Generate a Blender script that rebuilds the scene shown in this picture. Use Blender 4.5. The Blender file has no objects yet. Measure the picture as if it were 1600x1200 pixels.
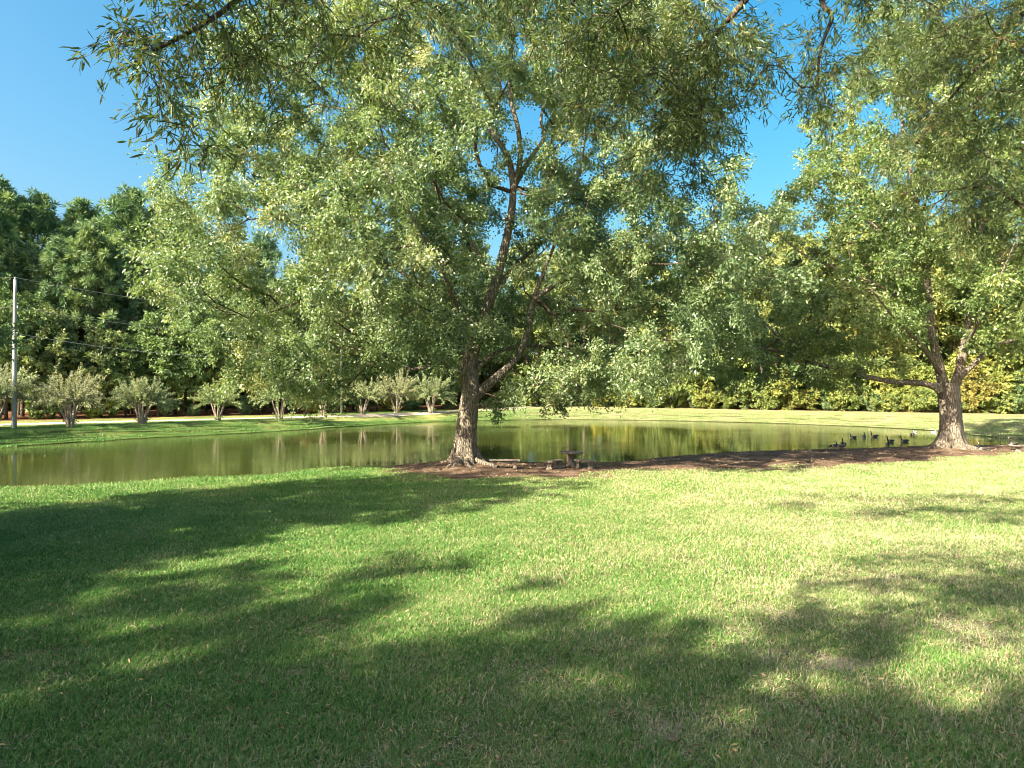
import bpy, math, random
import numpy as np
from mathutils import Vector

rng = np.random.default_rng(11)
random.seed(11)
scene = bpy.context.scene
col = scene.collection

# ------------------------------------------------------------------ camera
CAMZ, F = 4.2, 1100.0            # camera height, focal length in px of the 1600 px wide photograph
cd = bpy.data.cameras.new('camera')
cd.sensor_width = 36.0
cd.lens = 36.0 * F / 1600.0
cd.clip_start = 0.05
cd.clip_end = 3000
cam = bpy.data.objects.new('camera', cd)
col.objects.link(cam)
cam.location = (0, 0, CAMZ)
cam.rotation_euler = (math.radians(90), 0, 0)
scene.camera = cam

# ------------------------------------------------------------------ light
SUN_EL = math.radians(35)
SUN_TR = np.array([0.78, 0.62])                 # the way the light travels over the ground
SUN_TR = SUN_TR / np.linalg.norm(SUN_TR)
world = bpy.data.worlds.new('World')
scene.world = world
world.use_nodes = True
wn = world.node_tree
bg = wn.nodes['Background']
sky = wn.nodes.new('ShaderNodeTexSky')
sky.sky_type = 'NISHITA'
sky.sun_disc = False
sky.sun_elevation = SUN_EL
sky.sun_rotation = math.atan2(-SUN_TR[0], -SUN_TR[1])
sky.altitude = 200
sky.air_density = 1.0
sky.dust_density = 6.0
sky.ozone_density = 1.6
hsv = wn.nodes.new('ShaderNodeHueSaturation')
hsv.inputs['Saturation'].default_value = 1.5
hsv.inputs['Hue'].default_value = 0.477
wn.links.new(sky.outputs[0], hsv.inputs['Color'])
wn.links.new(hsv.outputs[0], bg.inputs[0])
bg.inputs[1].default_value = 0.051
sd = bpy.data.lights.new('sun', 'SUN')
sd.energy = 3.3
sd.angle = math.radians(0.53)
sd.color = (1.0, 0.88, 0.66)
sun = bpy.data.objects.new('sun', sd)
col.objects.link(sun)
dv = Vector((SUN_TR[0] * math.cos(SUN_EL), SUN_TR[1] * math.cos(SUN_EL), -math.sin(SUN_EL)))
sun.rotation_euler = dv.to_track_quat('-Z', 'Y').to_euler()
sun.location = (-30, -20, 40)
scene.view_settings.view_transform = 'Standard'
scene.view_settings.look = 'None'
scene.view_settings.exposure = 2.66
scene.view_settings.gamma = 1.0
scene.render.engine = 'CYCLES'
cy = scene.cycles
cy.max_bounces = 6
cy.diffuse_bounces = 3
cy.glossy_bounces = 2
cy.transmission_bounces = 3
cy.sample_clamp_indirect = 6
cy.use_denoising = True
cy.filter_width = 1.0

# ------------------------------------------------------------------ helpers
def at(px, py, Y):
    """world point seen at photo pixel (px, py) at distance Y"""
    return np.array([(px - 800) * Y / F, Y, CAMZ - (py - 600) * Y / F])

def ground_at(px, py, z=0.0):
    Y = (CAMZ - z) * F / (py - 600)
    return np.array([(px - 800) * Y / F, Y, z])

def tag(o, label=None, cat=None, group=None, kind=None):
    if label: o['label'] = label
    if cat: o['category'] = cat
    if group: o['group'] = group
    if kind: o['kind'] = kind
    return o

def link(o, parent=None):
    col.objects.link(o)
    if parent is not None: o.parent = parent
    return o

def empty(name, loc=(0, 0, 0), rz=0.0):
    o = bpy.data.objects.new(name, None)
    o.empty_display_size = 0.3
    o.location = [float(v) for v in loc]
    o.rotation_euler = (0, 0, rz)
    return link(o)

def mesh(name, V, faces, mat=None, attrs=None, smooth=False):
    """faces: list of (n,k) int arrays"""
    me = bpy.data.meshes.new(name)
    V = np.asarray(V, dtype=np.float32)
    me.vertices.add(len(V))
    me.vertices.foreach_set('co', V.ravel())
    faces = [np.asarray(f, dtype=np.int32) for f in faces if len(f)]
    nl = sum(f.size for f in faces); npoly = sum(len(f) for f in faces)
    me.loops.add(nl)
    me.polygons.add(npoly)
    me.loops.foreach_set('vertex_index', np.concatenate([f.ravel() for f in faces]))
    sizes = np.concatenate([np.full(len(f), f.shape[1], dtype=np.int32) for f in faces])
    starts = np.concatenate([[0], np.cumsum(sizes)[:-1]]).astype(np.int32)
    me.polygons.foreach_set('loop_start', starts)
    me.polygons.foreach_set('use_smooth', np.full(npoly, smooth, dtype=bool))
    if attrs:
        for k, v in attrs.items():
            a = me.attributes.new(k, 'FLOAT', 'POINT')
            a.data.foreach_set('value', np.asarray(v, dtype=np.float32))
    me.update(calc_edges=True)
    me.validate()
    if mat: me.materials.append(mat)
    return me

def obj(name, me, parent=None, kind=None):
    o = bpy.data.objects.new(name, me)
    link(o, parent)
    if kind: o['kind'] = kind
    return o

class MB:
    """collects vertices and faces of one mesh"""
    def __init__(s): s.V = []; s.F = {}; s.n = 0; s.A = []
    def add(s, V, F, a=0.0):
        V = np.asarray(V, float)
        s.V.append(V)
        for f in F:
            f = np.asarray(f, int)
            if len(f): s.F.setdefault(f.shape[1], []).append(f + s.n)
        s.A.append(np.full(len(V), a) if np.isscalar(a) else np.asarray(a, float))
        s.n += len(V)
        return s
    def mesh(s, name, mat=None, smooth=False):
        return mesh(name, np.concatenate(s.V), [np.concatenate(v) for v in s.F.values()], mat, {'rnd': np.concatenate(s.A)}, smooth)

def unit(v):
    return v / np.maximum(np.linalg.norm(v, axis=-1, keepdims=True), 1e-9)

def rand_dirs(n):
    return unit(rng.normal(size=(n, 3)))

def catmull(P, sub):
    P = np.asarray(P, float)
    Q = np.vstack([2 * P[0] - P[1], P, 2 * P[-1] - P[-2]])
    out = []
    for i in range(1, len(Q) - 2):
        p0, p1, p2, p3 = Q[i - 1], Q[i], Q[i + 1], Q[i + 2]
        for t in np.linspace(0, 1, sub, endpoint=False):
            out.append(0.5 * ((2 * p1) + (-p0 + p2) * t + (2 * p0 - 5 * p1 + 4 * p2 - p3) * t * t + (-p0 + 3 * p1 - 3 * p2 + p3) * t ** 3))
    out.append(Q[-2])
    return np.array(out)

def tube(P, R, sides=8, cap=True, warp=None):
    """tube along points P (n,3) with radii R; returns V, [quads, tris]"""
    P = np.asarray(P, float); R = np.asarray(R, float)
    n = len(P)
    T = unit(np.gradient(P, axis=0))
    ref = np.array([0.31, 0.87, 0.12]) if abs(T[0][1]) < 0.9 else np.array([1.0, 0, 0.1])
    A = []
    a = unit(np.cross(T[0], ref))
    for i in range(n):
        a = unit(a - T[i] * np.dot(a, T[i]))
        A.append(a)
    A = np.array(A); B = np.cross(T, A)
    th = np.linspace(0, 2 * np.pi, sides, endpoint=False)
    rr = R[:, None] * np.ones(sides)[None]
    if warp is not None: rr = warp(P, th, rr)
    V = P[:, None] + rr[..., None] * (A[:, None] * np.cos(th)[None, :, None] + B[:, None] * np.sin(th)[None, :, None])
    V = V.reshape(-1, 3)
    i = np.arange(n - 1)[:, None] * sides
    j = np.arange(sides)[None]; k = (j + 1) % sides
    Q = np.stack([i + j, i + k, i + sides + k, i + sides + j], -1).reshape(-1, 4)
    tr = np.zeros((0, 3), int)
    if cap:
        c = len(V)
        V = np.vstack([V, P[-1][None], P[0][None]])
        e = (n - 1) * sides
        jj = np.arange(sides); kk = (jj + 1) % sides
        tr = np.vstack([np.stack([e + jj, e + kk, np.full(sides, c)], -1), np.stack([kk, jj, np.full(sides, c + 1)], -1)])
    return V, [Q, tr]

def frusta(P0, P1, R0, R1, sides=5):
    """many straight frusta at once"""
    P0 = np.asarray(P0, float); P1 = np.asarray(P1, float)
    T = unit(P1 - P0)
    ref = np.where(np.abs(T[:, 2:3]) < 0.9, np.array([[0, 0, 1.0]]), np.array([[1.0, 0, 0]]))
    A = unit(np.cross(T, ref)); B = np.cross(T, A)
    th = np.linspace(0, 2 * np.pi, sides, endpoint=False)
    ring = A[:, None] * np.cos(th)[None, :, None] + B[:, None] * np.sin(th)[None, :, None]
    V = np.concatenate([P0[:, None] + ring * np.asarray(R0)[:, None, None], P1[:, None] + ring * np.asarray(R1)[:, None, None]], 1)
    n = len(P0)
    base = np.arange(n)[:, None] * (2 * sides)
    j = np.arange(sides)[None]; k = (j + 1) % sides
    Q = np.stack([base + j, base + k, base + sides + k, base + sides + j], -1).reshape(-1, 4)
    return V.reshape(-1, 3), [Q]

def leaf_quads(P, D, L, W, up=0.6, fold=0.12):
    """rhombic leaves: base P, direction D"""
    n = len(P)
    N = unit(rng.normal(size=(n, 3)) + np.array([0, 0, up]))
    S = unit(np.cross(D, N)); N = np.cross(S, D)
    L = np.broadcast_to(L, (n,))[:, None]; W = np.broadcast_to(W, (n,))[:, None]
    mid = P + D * L * 0.45
    V = np.stack([P, mid + S * W * 0.5 + N * W * fold, P + D * L - N * L * 0.06, mid - S * W * 0.5 + N * W * fold], 1).reshape(-1, 3)
    Q = np.arange(n * 4).reshape(n, 4)
    return V, Q

def leaf_lance(P, D, L, W, up=0.6):
    """six-sided lanceolate leaves"""
    n = len(P)
    N = unit(rng.normal(size=(n, 3)) + np.array([0, 0, up]))
    S = unit(np.cross(D, N)); N = np.cross(S, D)
    L = np.broadcast_to(L, (n,))[:, None]; W = np.broadcast_to(W, (n,))[:, None]
    a = P + D * L * 0.28; b = P + D * L * 0.68 - N * L * 0.03
    tip = P + D * L - N * L * 0.12
    V = np.stack([P, a + S * W * .45, b + S * W * .42, tip, b - S * W * .42, a - S * W * .45], 1).reshape(-1, 3)
    i = np.arange(n)[:, None] * 6
    Q = np.concatenate([i + np.array([[0, 1, 2, 5]]), i + np.array([[5, 2, 3, 4]])], 0)
    return V, Q

def sample_blobs(blobs, n, dmin, shell=0.45, tries=60):
    """blobs: (centre xyz, radii xyz, weight) -> n points at least dmin apart, more of them near the blob skins"""
    w = np.array([b[2] * b[1][0] * b[1][1] * b[1][2] for b in blobs]); w = w / w.sum()
    pts = np.zeros((0, 3))
    for _ in range(tries):
        k = rng.choice(len(blobs), size=n * 2, p=w)
        c = np.array([b[0] for b in blobs])[k]; r = np.array([b[1] for b in blobs])[k]
        rad = rng.random(n * 2) ** (1 / 3.0)
        rad = np.where(rng.random(n * 2) < shell, 0.75 + 0.27 * rng.random(n * 2), rad)
        cand = c + rand_dirs(n * 2) * r * rad[:, None]
        for p in cand:
            if len(pts) == 0 or np.min(np.sum((pts - p) ** 2, 1)) > dmin * dmin:
                pts = np.vstack([pts, p])
                if len(pts) >= n: return pts
    return pts

def grow(limbs, clumps, step=0.9, k=0.25, tip=0.012, jit=0.12, expo=2.3):
    """connect clump centres to the limbs; returns edges (P0, P1, R0, R1)"""
    pos = []; par = []; plen = []; fixed = []
    for lb in limbs:
        lb = np.asarray(lb)
        prev = -1
        for q in lb:
            pos.append(q[:3]); par.append(prev)
            plen.append(0 if prev < 0 else plen[prev] + np.linalg.norm(q[:3] - pos[prev]))
            fixed.append(q[3]); prev = len(pos) - 1
    nfix = len(pos)
    root = np.array(pos[0])
    order = np.argsort(np.linalg.norm(clumps - root, axis=1))
    P = np.zeros((nfix + len(clumps) * 40, 3)); P[:nfix] = pos
    PL = np.zeros(len(P)); PL[:nfix] = plen
    par = list(par); m = nfix; ends = []
    for ci in order:
        c = clumps[ci]
        d = np.linalg.norm(P[:m] - c, axis=1)
        j = int(np.argmin(d + k * PL[:m]))
        dist = d[j]
        ns = min(30, max(1, int(round(dist / step))))
        a = P[j].copy(); prev = j
        bow = rng.normal(size=3) * dist * 0.07 + np.array([0, 0, 0.07 * dist])
        for s in range(1, ns + 1):
            t = s / ns
            q = a + (c - a) * t + bow * 4 * t * (1 - t)
            if s < ns: q = q + rng.normal(size=3) * jit
            P[m] = q; par.append(prev); PL[m] = PL[prev] + np.linalg.norm(q - P[prev]); prev = m; m += 1
        ends.append(prev)
    area = np.zeros(m)
    area[ends] += tip ** expo
    par = np.array(par)
    for i in range(m - 1, -1, -1):
        if par[i] >= 0: area[par[i]] += area[i]
    R = area ** (1 / expo)
    idx = np.arange(nfix, m)
    p = par[idx]
    R0 = np.minimum(R[p], R[idx] * 1.25)
    return P[p], P[idx], R0, R[idx]

def clump_foliage(C, rad, nleaf, L, W, twigs=6, droop=0.35, flat=0.75, tw_r=0.008, up=0.6, shape='quad', spread=0.16):
    """leaf sprays round the clump centres; returns twig frusta and leaves"""
    n = len(C)
    rad = np.broadcast_to(rad, (n,))
    D = rand_dirs(n * twigs); D[:, 2] = D[:, 2] * flat - droop * 0.4
    D = unit(D)
    Ck = np.repeat(C, twigs, 0); Rk = np.repeat(rad, twigs) * (0.6 + 0.6 * rng.random(n * twigs))
    T1 = Ck + D * Rk[:, None]; T1[:, 2] -= droop * Rk * 0.4
    tv = frusta(Ck, T1, np.full(n * twigs, tw_r), np.full(n * twigs, tw_r * 0.4), 3)
    m = n * nleaf
    # each leaf belongs to a twig
    ti = (np.repeat(np.arange(n), nleaf) * twigs + rng.integers(0, twigs, m))
    t = rng.random(m) ** 0.7
    base = Ck[ti] + (T1[ti] - Ck[ti]) * t[:, None] + rng.normal(size=(m, 3)) * (Rk[ti] * spread)[:, None]
    dr = unit(D[ti] * 0.9 + rng.normal(size=(m, 3)) * 0.75 + np.array([0, 0, -droop]))
    Ls = L * (0.7 + 0.6 * rng.random(m)); Ws = W * (0.75 + 0.5 * rng.random(m))
    V, Q = (leaf_quads if shape == 'quad' else leaf_lance)(base, dr, Ls, Ws, up)
    per = 4 if shape == 'quad' else 6
    tone = np.repeat(np.clip(rng.normal(0.5, 0.17, n), 0, 1), nleaf)
    rnd = np.clip(tone + rng.normal(0, 0.16, m), 0, 1)
    return tv, V, Q, np.repeat(rnd, per)

# ------------------------------------------------------------------ materials
def new_mat(name):
    m = bpy.data.materials.new(name); m.use_nodes = True
    nt = m.node_tree
    return m, nt, nt.nodes['Principled BSDF'], nt.nodes['Material Output']

def node(nt, kind, **kw):
    n = nt.nodes.new(kind)
    for k, v in kw.items():
        if k.startswith('in_'):
            n.inputs[k[3:]].default_value = v
        else: setattr(n, k, v)
    return n

def ramp(nt, fac, stops):
    r = nt.nodes.new('ShaderNodeValToRGB')
    el = r.color_ramp.elements
    while len(el) > 1: el.remove(el[-1])
    el[0].position, el[0].color = stops[0][0], (*stops[0][1], 1)
    for p, c in stops[1:]:
        e = el.new(p); e.color = (*c, 1)
    nt.links.new(fac, r.inputs[0])
    return r.outputs[0]

def noise(nt, vec, scale, detail=3.0, rough=0.55):
    n = nt.nodes.new('ShaderNodeTexNoise')
    n.inputs['Scale'].default_value = scale; n.inputs['Detail'].default_value = detail; n.inputs['Roughness'].default_value = rough
    if vec is not None: nt.links.new(vec, n.inputs['Vector'])
    return n.outputs[0]

def mixc(nt, fac, a, b, mode='MIX'):
    m = nt.nodes.new('ShaderNodeMix'); m.data_type = 'RGBA'; m.blend_type = mode
    for sock, v in ((m.inputs[0], fac), (m.inputs[6], a), (m.inputs[7], b)):
        if isinstance(v, (int, float)): sock.default_value = v
        elif isinstance(v, tuple): sock.default_value = (*v, 1)
        else: nt.links.new(v, sock)
    return m.outputs[2]

def math_(nt, op, a, b=0.0, clamp=False):
    m = nt.nodes.new('ShaderNodeMath'); m.operation = op; m.use_clamp = clamp
    for s, v in ((m.inputs[0], a), (m.inputs[1], b)):
        if isinstance(v, (int, float)): s.default_value = v
        else: nt.links.new(v, s)
    return m.outputs[0]

def attr(nt, name):
    a = nt.nodes.new('ShaderNodeAttribute'); a.attribute_name = name
    return a.outputs['Fac']

def bump(nt, bsdf, h, strength=0.5, dist=0.02):
    b = nt.nodes.new('ShaderNodeBump'); b.inputs['Strength'].default_value = strength; b.inputs['Distance'].default_value = dist
    nt.links.new(h, b.inputs['Height']); nt.links.new(b.outputs[0], bsdf.inputs['Normal'])
    return b

def leaf_material(name, stops, transl=0.35, rough=0.42, spec=0.5, tint=True):
    m, nt, bs, out = new_mat(name)
    c = ramp(nt, attr(nt, 'rnd'), stops)
    if tint:
        oi = nt.nodes.new('ShaderNodeObjectInfo')
        c = mixc(nt, 1.0, c, oi.outputs['Color'], 'MULTIPLY')
    nt.links.new(c, bs.inputs['Base Color'])
    bs.inputs['Roughness'].default_value = rough
    bs.inputs['Specular IOR Level'].default_value = spec
    tr = nt.nodes.new('ShaderNodeBsdfTranslucent')
    tc = mixc(nt, 1.0, c, (1.25, 1.2, 0.5), 'MULTIPLY')
    nt.links.new(tc, tr.inputs[0])
    mx = nt.nodes.new('ShaderNodeMixShader'); mx.inputs[0].default_value = transl
    nt.links.new(bs.outputs[0], mx.inputs[1]); nt.links.new(tr.outputs[0], mx.inputs[2])
    nt.links.new(mx.outputs[0], out.inputs[0])
    return m

def bark_material(name, dark, mid, light, scale=1.0, rough=0.9):
    m, nt, bs, out = new_mat(name)
    tc = nt.nodes.new('ShaderNodeTexCoord')
    mp = nt.nodes.new('ShaderNodeMapping'); mp.inputs['Scale'].default_value = (7 * scale, 7 * scale, 1.6 * scale)
    nt.links.new(tc.outputs['Object'], mp.inputs[0])
    n1 = noise(nt, mp.outputs[0], 2.2, 5, 0.65)
    n2 = noise(nt, tc.outputs['Object'], 1.3 * scale, 3)
    n3 = noise(nt, mp.outputs[0], 9, 3)
    c = ramp(nt, n1, [(0.30, dark), (0.5, mid), (0.68, light)])
    c = mixc(nt, math_(nt, 'MULTIPLY', n2, 0.5), c, light)
    nt.links.new(c, bs.inputs['Base Color'])
    bs.inputs['Roughness'].default_value = rough
    bs.inputs['Specular IOR Level'].default_value = 0.15
    vo = nt.nodes.new('ShaderNodeTexVoronoi'); vo.feature = 'DISTANCE_TO_EDGE'; vo.inputs['Scale'].default_value = 1.5
    wv = mixc(nt, .25, mp.outputs[0], noise(nt, tc.outputs['Object'], 3 * scale, 3), 'ADD')
    nt.links.new(wv, vo.inputs['Vector'])
    crack = ramp(nt, vo.outputs['Distance'], [(0.0, (0, 0, 0)), (.16, (1, 1, 1))])
    c2 = mixc(nt, math_(nt, 'ADD', math_(nt, 'MULTIPLY', crack, .65), .35), dark, c)
    nt.links.new(c2, bs.inputs['Base Color'])
    h = math_(nt, 'ADD', math_(nt, 'ADD', n1, math_(nt, 'MULTIPLY', n3, 0.35)), math_(nt, 'MULTIPLY', crack, .8))
    bump(nt, bs, h, 1.0, 0.07)
    return m

M = {}
M['oak_leaf'] = leaf_material('oak_leaf', [(0.0, (0.045, 0.09, 0.04)), (0.4, (0.125, 0.20, 0.092)), (0.75, (0.22, 0.31, 0.16)), (1.0, (0.37, 0.39, 0.24))], 0.40, 0.32, 0.7)
M['near_leaf'] = leaf_material('near_leaf', [(0.0, (0.055, 0.10, 0.045)), (0.5, (0.14, 0.21, 0.08)), (0.85, (0.25, 0.31, 0.11)), (1.0, (0.36, 0.31, 0.12))], 0.40, 0.36, 0.5)
M['wood_leaf'] = leaf_material('wood_leaf', [(0.0, (0.06, 0.10, 0.045)), (0.5, (0.16, 0.21, 0.09)), (1.0, (0.30, 0.33, 0.15))], 0.28, 0.5, 0.35)
M['pine_leaf'] = leaf_material('pine_leaf', [(0.0, (0.045, 0.09, 0.045)), (0.5, (0.12, 0.18, 0.085)), (1.0, (0.26, 0.30, 0.13))], 0.2, 0.5, 0.35)
M['crape_leaf'] = leaf_material('crape_leaf', [(0.0, (0.09, 0.14, 0.06)), (0.5, (0.20, 0.27, 0.15)), (0.85, (0.33, 0.37, 0.25)), (1.0, (0.48, 0.45, 0.35))], 0.3, 0.5, 0.4)
M['oak_bark'] = bark_material('oak_bark', (0.075, 0.06, 0.046), (0.235, 0.195, 0.15), (0.47, 0.42, 0.35))
M['twig_bark'] = bark_material('twig_bark', (0.05, 0.035, 0.025), (0.11, 0.085, 0.06), (0.2, 0.165, 0.125))
M['pine_bark'] = bark_material('pine_bark', (0.06, 0.04, 0.032), (0.15, 0.115, 0.09), (0.3, 0.25, 0.21))
M['crape_bark'] = bark_material('crape_bark', (0.38, 0.30, 0.23), (0.52, 0.44, 0.36), (0.66, 0.59, 0.51), 3.0, 0.75)

# ------------------------------------------------------------------ pond outline and terrain
WZ = -0.4
def wpt(px, py):
    return ground_at(px, py, WZ)[:2]
near_shore = [(-75, 33), (-58, 25), (-42, 24.5), (-30, 27.5)] + [tuple(wpt(*p)) for p in
    [(0, 766), (80, 762), (180, 757), (300, 750), (420, 743), (520, 737), (610, 733), (680, 730.5), (760, 729), (850, 728.5), (950, 727),
     (1010, 721), (1100, 713), (1200, 709), (1300, 706), (1400, 703.5), (1480, 701.5), (1550, 700), (1600, 698.5)]] + [(42, 53.0), (47, 55.5)]
far_shore = [(49.5, 58), (46.5, 59.5)] + [tuple(wpt(*p)) for p in
    [(1600, 684.5), (1570, 682.5), (1540, 679.5), (1515, 675.5), (1480, 673), (1400, 668.5), (1300, 664), (1200, 660.5), (1100, 658), (1000, 656), (880, 655), (790, 656),
     (700, 657.5), (640, 660), (560, 664.5), (500, 668.5), (430, 673), (350, 677.5), (280, 681), (200, 685), (110, 690.5), (0, 697.5), (-80, 702)]] + [(-58, 44), (-72, 40)]
near_shore = catmull(np.array(near_shore), 6)[:, :2]
far_shore = catmull(np.array(far_shore), 6)[:, :2]
# small irregularities of the shoreline
def wob(P, a):
    s = np.arange(len(P))
    return P + np.stack([np.sin(s * 1.7) + np.sin(s * 0.73 + 1), np.cos(s * 2.1) + np.sin(s * 0.51)], 1) * a
near_shore = wob(near_shore, 0.05); far_shore = wob(far_shore, 0.12)
pond = np.vstack([near_shore, far_shore])

def seg_dist(Q, P, closed=False):
    A = P if closed else P[:-1]
    B = np.roll(P, -1, 0) if closed else P[1:]
    best = np.full(len(Q), 1e9)
    for a, b in zip(A, B):
        d = b - a
        L = max(np.dot(d, d), 1e-9)
        t = np.clip(((Q - a) @ d) / L, 0, 1)
        e = Q - a - t[:, None] * d
        best = np.minimum(best, e[:, 0] ** 2 + e[:, 1] ** 2)
    return np.sqrt(best)

def inside(Q, P):
    r = np.zeros(len(Q), bool)
    x, y = Q[:, 0], Q[:, 1]
    for (x0, y0), (x1, y1) in zip(P, np.roll(P, -1, 0)):
        if y0 == y1: continue
        c = (y0 > y) != (y1 > y)
        r ^= c & (x < (x1 - x0) * (y - y0) / (y1 - y0) + x0)
    return r

def smooth(t):
    t = np.clip(t, 0, 1)
    return t * t * (3 - 2 * t)

def vnoise(Q, s, seed=0):
    """cheap smooth value noise in 0..1"""
    x = Q[:, 0] * s + seed * 17.3; y = Q[:, 1] * s + seed * 9.7
    xi = np.floor(x).astype(int); yi = np.floor(y).astype(int)
    fx = smooth(x - xi); fy = smooth(y - yi)
    def h(a, b):
        v = np.sin(a * 127.1 + b * 311.7 + seed * 74.7) * 43758.5453
        return v - np.floor(v)
    return (h(xi, yi) * (1 - fx) + h(xi + 1, yi) * fx) * (1 - fy) + (h(xi, yi + 1) * (1 - fx) + h(xi + 1, yi + 1) * fx) * fy

# the drive on the far left bank
RZ = 0.48
road_c = np.array([(-95, 52), (-75, 58.5)] + [tuple(ground_at(px, py, RZ)[:2]) for px, py in
    [(-60, 665.5), (0, 664), (110, 661.0), (222, 658.3), (340, 655.2), (440, 652.8), (540, 649.5), (620, 646.5), (690, 644.0), (745, 641.8), (790, 640.0)]] + [(2, 112), (8, 122), (20, 135)])
road_c = catmull(road_c, 6)[:, :2]
dirt_poly = np.array([tuple(ground_at(px, py)[:2]) for px, py in [(640, 744), (690, 750), (770, 748), (850, 744), (960, 744), (1050, 738), (1130, 733), (1220, 735), (1310, 735), (1430, 723), (1520, 714), (1640, 710)]] + [(52, 54), (30, 60), (0, 45), (-8, 40)])
wood_front = np.array([(-130, 57), (-96, 60)] + [tuple(ground_at(px, py, 0.55)[:2]) for px, py in [(-80, 658), (0, 657), (120, 654.5), (222, 652), (340, 649.5), (440, 647), (540, 644.5), (640, 641.5), (720, 639.0), (800, 636.5), (900, 636.5), (1000, 637.5), (1150, 640), (1300, 642.5), (1450, 645), (1600, 648)]] + [(80, 76), (130, 74), (180, 80), (180, 300), (-130, 300)])
bare = [(*ground_at(1322, 1040)[:2], 0.34, 0.17, 0.7), (*ground_at(1285, 1036)[:2], 0.12, 0.1, 0.0), (*ground_at(1040, 1138)[:2], 0.42, 0.12, 0.2), (*ground_at(1200, 1025)[:2], .14, .1, 0), (*ground_at(440, 1055)[:2], .3, .15, 0.2)]

def fields(Q):
    d = seg_dist(Q, pond, True); ins = inside(Q, pond)
    dn = seg_dist(Q, near_shore); df = seg_dist(Q, far_shore)
    d = np.where(ins, -d, d)
    return d, dn, df

def bare_mask(Q):
    b = np.zeros(len(Q))
    for x, y, rx, ry, a in bare:
        u = (Q[:, 0] - x); v = (Q[:, 1] - y)
        c, s = math.cos(a), math.sin(a)
        e = ((u * c + v * s) / rx) ** 2 + ((-u * s + v * c) / (ry * 2.2)) ** 2
        b = np.maximum(b, np.clip(1.6 - e * 1.1, 0, 1))
    return b

OAK = np.array([(728 - 800) * 36 / F, 36.0])
OAK2 = np.array([(1487 - 800) * 45 / F, 45.0])
def terrain(Q):
    d, dn, df = fields(Q)
    und = (vnoise(Q, 0.16, 1) - 0.5) * 0.10 + (vnoise(Q, 0.6, 2) - 0.5) * 0.05
    nearz = WZ + 0.05 + 0.36 * smooth(d / (1.6 + 4.0 * smooth((-5 - Q[:, 0]) / 8))) + und * smooth(d / 3) - 0.02
    # far banks: a small undercut step, then a slope
    w = smooth((Q[:, 0] + 8) / 16)          # 0 left bank, 1 dam
    top = 0.48 + 0.10 * w
    run = 4.2 + 2.6 * w
    step = 0.16 * smooth(d / 0.22)
    farz = WZ + step + (top - WZ - 0.16) * smooth(d / run) ** 0.9 + (vnoise(Q, 0.8, 3) - 0.5) * 0.07 * smooth(d / 2)
    sel = smooth((dn - df) / 3 + 0.5)
    z = nearz * (1 - sel) + farz * sel
    # beyond the dam crest and the drive: level, rising slightly in the wood
    z = z + 0.004 * np.clip(Q[:, 1] - 100, 0, 200) * sel
    # mounds of roots
    for c, h, r in ((OAK, 0.24, 2.1), (OAK2, 0.25, 1.9)):
        z = z + np.where(d > 0, 1, 0) * h * np.exp(-np.sum((Q - c) ** 2, 1) / (r * r))
    zi = WZ - 0.05 - 0.35 * smooth(-d / 3)
    return np.where(d > 0, z, zi)

def axis(lo, a, b, hi, fine, coarse):
    return np.concatenate([np.linspace(lo, a, coarse, endpoint=False), np.arange(a, b, fine), np.linspace(b, hi, coarse)])
xs = axis(-420, -62, 56, 420, 0.42, 24)
ys = axis(-160, 3, 106, 900, 0.42, 24)
gx, gy = np.meshgrid(xs, ys)
GQ = np.stack([gx.ravel(), gy.ravel()], 1)
gz = terrain(GQ)
d_, dn_, df_ = fields(GQ)
n1 = vnoise(GQ, 0.9, 5); n2 = vnoise(GQ, 0.35, 6)
ins_d = inside(GQ + (np.stack([n1, n2], 1) - 0.5) * 2.2, dirt_poly)
dirt = np.where(ins_d, 1.0, 0.0)
dirt = np.maximum(dirt, np.clip(1.15 - d_ / 0.3, 0, 1) * (d_ > -1) * (dn_ < df_))
for c, r in ((OAK, 3.2), (OAK2, 3.0)):
    dirt = np.maximum(dirt, np.clip(1.6 - np.sqrt(np.sum((GQ - c) ** 2, 1)) / r, 0, 1))
straw = inside(GQ + (np.stack([n2, n1], 1) - 0.5) * 1.6, wood_front).astype(float)
dry_or_sunlit = np.clip(0.15 + 0.75 * smooth((GQ[:, 0] + 12) / 20), 0, 1) * np.where(GQ[:, 1] > 45, 1, .7)  # drier turf to the right and on the dam, plus sunlit cream painted in
nx, ny = len(xs), len(ys)
ii = (np.arange(ny - 1)[:, None] * nx + np.arange(nx - 1)[None]).ravel()
gq = np.stack([ii, ii + 1, ii + 1 + nx, ii + nx], 1)

# ground material: lawn, bare soil, pine straw
m, nt, bs, out = new_mat('ground_cover'); M['ground'] = m
geo = nt.nodes.new('ShaderNodeNewGeometry'); pos = geo.outputs['Position']
big = noise(nt, pos, 0.22, 4); med = noise(nt, pos, 1.6, 4); fin = noise(nt, pos, 26, 3, 0.7); vf = noise(nt, pos, 90, 2, 0.7)
lawn = ramp(nt, math_(nt, 'ADD', math_(nt, 'MULTIPLY', fin, 0.6), math_(nt, 'MULTIPLY', big, 0.5)), [(0.35, (0.05, 0.11, 0.02)), (0.55, (0.16, 0.21, 0.05)), (0.72, (0.31, 0.31, 0.12))])
lawn = mixc(nt, math_(nt, 'MULTIPLY', attr(nt, 'dry_or_sunlit'), math_(nt, 'ADD', math_(nt, 'MULTIPLY', big, .8), .35)), lawn, ramp(nt, fin, [(.3, (.20, .195, .095)), (.7, (.42, .39, .24))]))
lawn = mixc(nt, math_(nt, 'MULTIPLY', ramp(nt, med, [(0.5, (0, 0, 0)), (0.75, (1, 1, 1))]), 0.35), lawn, (0.24, 0.20, 0.10))
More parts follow.
